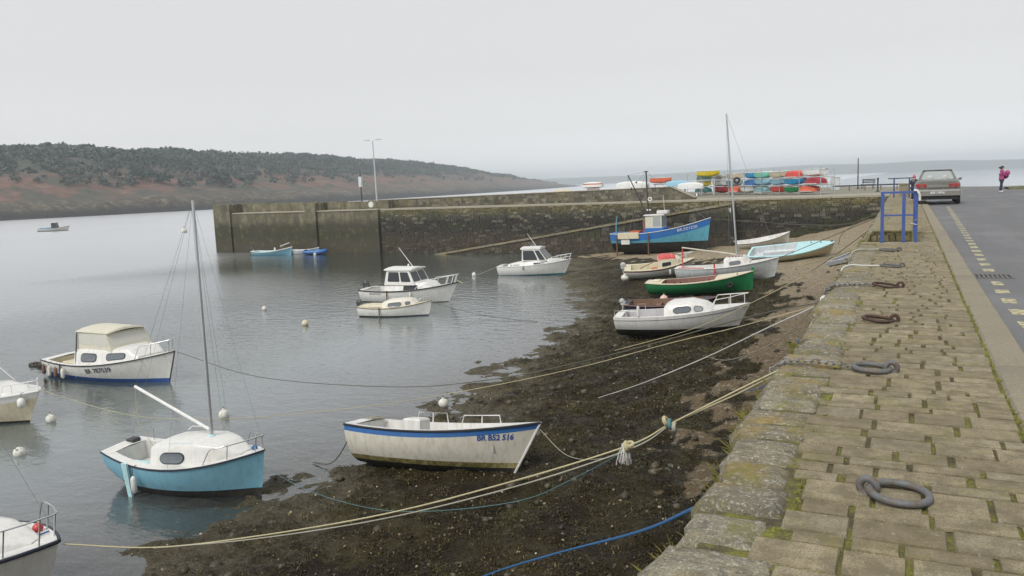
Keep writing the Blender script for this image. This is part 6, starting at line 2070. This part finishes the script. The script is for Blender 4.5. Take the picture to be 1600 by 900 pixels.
def person(loc, yaw, hgt, label, jacket, trousers, carry=True, hat=None, pose=None):
    k = hgt / 1.66
    e = empty('person', loc, (0, 0, math.radians(yaw)), label, 'person')
    e.scale = (k, k, k)
    # x forward, y to the left; arms folded forward round a bundle
    el = [(.10, .25, 1.08), (.10, -.25, 1.08)]
    wr = [(.32, .12, 1.08), (.32, -.10, 1.02)]
    P = [((0, 0, .90), (.13, .16)), ((.0, 0, 1.08), (.11, .14)), ((0, 0, 1.28), (.11, .16)), ((.0, 0, 1.40), (.07, .09)), ((.02, 0, 1.47), .052), ((.03, 0, 1.53), (.085, .072)), ((.03, 0, 1.60), (.085, .072)),
         ((0, .18, 1.36), .055), (el[0], .045), (wr[0], .034), ((0, -.18, 1.36), .055), (el[1], .045), (wr[1], .034),
         ((0, .09, .84), .088), ((.02, .10, .48), .062), ((-.02, .10, .09), .045), ((.10, .11, .035), .035), ((0, -.09, .84), .088), ((-.04, -.10, .48), .062), ((-.10, -.10, .09), .045), ((.02, -.11, .035), .035)]
    E = [(0, 1), (1, 2), (2, 3), (3, 4), (4, 5), (5, 6), (3, 7), (7, 8), (8, 9), (3, 10), (10, 11), (11, 12), (0, 13), (13, 14), (14, 15), (15, 16), (0, 17), (17, 18), (18, 19), (19, 20)]
    # fingers on both hands
    for w_, s in ((9, 1), (12, -1)):
        b_ = P[w_][0]
        for f in range(5):
            a = len(P)
            spread = (f - 2) * .018
            P.append(((b_[0] + .06, b_[1] - s * .02, b_[2] + spread), .010)); P.append(((b_[0] + .09 - .01 * abs(f - 2), b_[1] - s * (.05 + .01 * (f % 2)), b_[2] + spread), .008))
            E += [(w_, a), (a, a + 1)]
    skin_mesh('body', P, E, MAT['skin'], e)
    J = [((0, 0, .98), (.15, .19)), ((0, 0, 1.14), (.14, .18)), ((0, 0, 1.30), (.13, .19)), ((0, 0, 1.41), (.085, .10)), ((0, .19, 1.35), .075), ((el[0][0], el[0][1] + .01, el[0][2]), .062), ((wr[0][0] - .03, wr[0][1], wr[0][2]), .048), ((0, -.19, 1.35), .075), ((el[1][0], el[1][1] - .01, el[1][2]), .062), ((wr[1][0] - .03, wr[1][1], wr[1][2]), .048), ((0, 0, .86), (.15, .18))]
    skin_mesh('jacket', J, [(0, 1), (1, 2), (2, 3), (3, 4), (4, 5), (5, 6), (3, 7), (7, 8), (8, 9), (0, 10)], MAT[jacket], e)
    T = [((0, 0, .90), (.135, .165)), ((0, .095, .80), .105), ((.02, .10, .48), .082), ((-.02, .10, .08), .075), ((0, -.095, .80), .105), ((-.04, -.10, .48), .082), ((-.10, -.10, .08), .075)]
    skin_mesh('trousers', T, [(0, 1), (1, 2), (2, 3), (0, 4), (4, 5), (5, 6)], MAT[trousers], e)
    for x, y in ((.04, .105), (-.04, -.105)):
        m = MB(); m.ball((x, y, .045), .135, .055, .05, 10, 6); m.build('shoe', MAT['shoe'], e, 60)
    if hat:
        m = MB(); m.ball((.02, 0, 1.60), .108, .10, .10, 12, 8); m.ball((0, 0, 1.71), .035, n=8, m=6); m.build('hat', MAT[hat], e, 60)
    else:
        m = MB(); m.ball((.0, 0, 1.60), .105, .092, .095, 12, 8); m.ball((-.12, 0, 1.57), .085, .055, .06, 10, 6); m.ball((-.03, 0, 1.53), .09, .085, .08, 10, 6); m.build('hair', MAT['hair'], e, 60)
    m = MB()
    for s in (-1, 1): m.ball((.112, s * .032, 1.575), .012, n=6, m=4)
    m.build('eyes', MAT['hair'], e)
    MB().hexa([(.105, -.014, 1.535), (.14, -.008, 1.54), (.14, .008, 1.54), (.105, .014, 1.535)], [(.108, -.006, 1.575), (.118, -.004, 1.575), (.118, .004, 1.575), (.108, .006, 1.575)]).build('nose', MAT['skin'], e, None)
    MB().box(.10, .118, -.022, .022, 1.505, 1.513).build('mouth', MAT['red_brown'], e, None)
    for s in (-1, 1): MB().ball((.02, s * .085, 1.56), .02, .01, .03, 6, 4).build('ear', MAT['skin'], e)
    return e
person((5.57, 60.9, -.05), 8, 1.66, 'person in purple jacket and dark trousers standing on the road holding a bundle', 'purple', 'jeans')
bd = empty('cloth_bundle', (5.83, 60.93, 1.06), (0, math.radians(25), math.radians(8)), 'purple and plum cloth bundle held in the arms of the standing person', 'bundle')
m = MB()
random.seed(3)
m.ball((-.02, 0, .12), .15, .18, .17, 14, 10, .10); m.build('folded_jacket', MAT['purple'], bd, 60)
m = MB(); m.ball((.02, -.02, -.08), .13, .16, .18, 14, 10, .12); m.build('dark_lining', MAT['plum'], bd, 60)
person((.38, 47.2, 0), 60, 1.30, 'child in dark coat and pink knitted hat behind the parked car', 'navy_cloth', 'jeans', False, 'pink')

# ================================================================== SMALL STUFF
# seaweed fronds lying over the beach
NB = 420000
yy = 3 + (RNG.random(NB) ** 1.55) * 42
xx = -1.1 - RNG.random(NB) * (10.5 + 9 * sstep(26, 42, yy))
wc = weed_cover(xx, yy)
cl = fbm(xx * 3.1, yy * 3.1, 3)
zz = beach_z(xx, yy)
keep = (RNG.random(NB) < sstep(.3, .9, wc) * np.clip(cl * 2.6 - .75, 0, 1) * sstep(ZW + .0, ZW + .22, zz) * (1 - sstep(24, 45, yy) * .6)) & (zz > ZW - .12)
xx, yy, zz = xx[keep], yy[keep], zz[keep]
n = len(xx)
sz = RNG.uniform(.02, .052, n) * (1 + sstep(9, 34, yy) * .9)
an = RNG.random(n) * 6.283
d1 = np.c_[np.cos(an), np.sin(an)]
d2 = np.c_[-d1[:, 1], d1[:, 0]]
wd = sz * RNG.uniform(.10, .26, n)
h1, h2 = RNG.uniform(.005, .05, n) * (sz / .07), RNG.uniform(0, .04, n)
def P3(a, b, z): return np.c_[xx + d1[:, 0] * a + d2[:, 0] * b, yy + d1[:, 1] * a + d2[:, 1] * b, zz + z]
V_ = np.stack([P3(-sz * .5, -wd * .4, .004), P3(-sz * .5, wd * .4, .004), P3(0 * sz, -wd, h1), P3(0 * sz, wd, h1), P3(sz * .55, -wd * .8, h2), P3(sz * .55, wd * .8, h2)], 1)
F_ = np.array([(0, 2, 3, 1), (2, 4, 5, 3)])[None] + (np.arange(n) * 6)[:, None, None]
def frond_mat():
    t = NT('bladder_wrack')
    r_ = t.n('NewGeometry').outputs['Random Per Island']
    big = t.noise(t.vec(), .8, 4, .6)
    c = t.ramp(r_, [(0, (.006, .005, .003)), (.45, (.02, .015, .007)), (.78, (.05, .037, .015)), (.96, (.10, .078, .03)), (1, (.22, .18, .08))])
    c = t.mix(t.ramp(big, [(.48, 0), (.68, .6)]), c, (.085, .078, .026))
    t.col(c)
    t.rough(.6)
    t.b.inputs['Specular IOR Level'].default_value = .2
    return t.m
MAT['frond'] = frond_mat()
tag(link('seaweed', np_mesh('seaweed', V_.reshape(-1, 3), F_.reshape(-1, 4), MAT['frond'])), 'dark bladder wrack seaweed strewn over the drying beach', 'seaweed', kind='stuff')
# pebbles and shells
NS = 1500
yy = 3 + (RNG.random(NS) ** 1.5) * 42
xx = -1.2 - RNG.random(NS) * 10.5
zz = beach_z(xx, yy)
k = zz > ZW - .1
xx, yy, zz = xx[k], yy[k], zz[k]
C_ = np.c_[xx, yy, zz + .008]
V_, F_ = clumps(C_, RNG.uniform(.008, .03, len(xx)) * (1 + (RNG.random(len(xx)) > .96) * 1.2), .3)
t = NT('shore_pebble')
r_ = t.n('NewGeometry').outputs['Random Per Island']
t.col(t.ramp(r_, [(0, (.05, .045, .035)), (.5, (.17, .14, .10)), (.85, (.24, .2, .13)), (.97, (.36, .33, .25)), (1, (.6, .57, .48))]))
t.rough(.6)
tag(link('beach_pebbles', np_mesh('beach_pebbles', V_, F_, t.m)), 'small pale pebbles and shells scattered over the beach', 'pebbles', kind='stuff')
NS = 520
yy = 4 + (RNG.random(NS) ** 1.3) * 36
xx = -1.3 - RNG.random(NS) * 10
zz = beach_z(xx, yy)
k = (zz > ZW - .12) & (fbm(xx * .5, yy * .5, 2) > .42)
C_ = np.c_[xx, yy, zz + .01][k]
V_, F_ = clumps(C_, RNG.uniform(.03, .10, len(C_)), .32)
t = NT('shore_stone')
r_ = t.n('NewGeometry').outputs['Random Per Island']
t.col(t.mix(t.ramp(t.noise(t.vec(), 30, 4, .7), [(.4, 0), (.6, .7)]), t.ramp(r_, [(0, (.02, .017, .01)), (.6, (.07, .058, .035)), (1, (.16, .135, .09))]), (.03, .025, .012)))
t.rough(.6)
tag(link('beach_stones', np_mesh('beach_stones', V_, F_, t.m)), 'dark weedy stones lying about on the beach', 'stones', kind='stuff')
# tufts of grass and moss along the coping edge and joints
m = MB()
random.seed(21)
def tuft(x, y, z, nbl, hgt, sp):
    for q in range(nbl):
        a = random.uniform(0, 6.283)
        l_ = random.uniform(.5, 1) * hgt
        dx_, dy_ = math.cos(a) * sp * random.random(), math.sin(a) * sp * random.random()
        bx_, by_ = x + random.uniform(-.02, .02), y + random.uniform(-.03, .03)
        w_ = .003
        m.add([(bx_ - w_, by_, z), (bx_ + w_, by_, z), (bx_ + dx_ * .5, by_ + dy_ * .5, z + l_ * .7), (bx_ + dx_, by_ + dy_, z + l_)], [(0, 1, 2), (1, 3, 2)])
for k in range(70):
    y_ = 3 + 22 * random.random() ** 1.4
    tuft(-.95 - random.random() * .05, y_, -.12 - random.random() * .2, random.randint(8, 22), random.uniform(.05, .12), .12)
for (y_, n_) in ((5.6, 60), (5.9, 60), (6.2, 60), (6.5, 50), (6.75, 40), (8.6, 60), (9.1, 60)):
    for q in range(5): tuft(-.95 - random.random() * .07, y_ + random.uniform(-.15, .15), -.14 - random.random() * .25, n_ // 3, .11, .13)
for k in range(60):
    tuft(random.choice((-.45, -.5, .665, .66)) + random.uniform(-.02, .02), 3.2 + 18 * random.random() ** 1.5, -.015, random.randint(5, 12), random.uniform(.02, .05), .05)
tag(m.build('edge_grass', leaf_mat('edge_grass', (.12, .13, .02), (.30, .26, .06)), None, None), 'yellow green grass tufts growing from the coping edge and joints', 'grass', kind='stuff')
# moss cushions in the joints of the pavement
C_, R_ = [], []
for (y_, h_) in rows:
    if y_ > 26 or y_ < 2.5: continue
    for q in range(int(22 * (1 if y_ < 12 else .5))):
        C_.append((random.choice((random.uniform(-.5, .66), random.uniform(.655, .675), random.uniform(-.52, -.43))), y_ + random.uniform(-.008, .008) if random.random() < .35 else y_ + random.random() * h_, -.016)); R_.append(random.uniform(.006, .014))
keepc = [(c_, r_) for c_, r_ in zip(C_, R_) if not (c_[0] < RX1 + .05 and RY0 - .3 < c_[1] < RY1)]
V_, F_ = clumps(np.array([c_ for c_, r_ in keepc]), np.array([r_ for c_, r_ in keepc]), .3)
tag(link('joint_moss', np_mesh('joint_moss', V_, F_, leaf_mat('joint_moss', (.11, .12, .015), (.22, .22, .04)))), 'green moss cushions in the joints of the pavement', 'moss', kind='stuff')
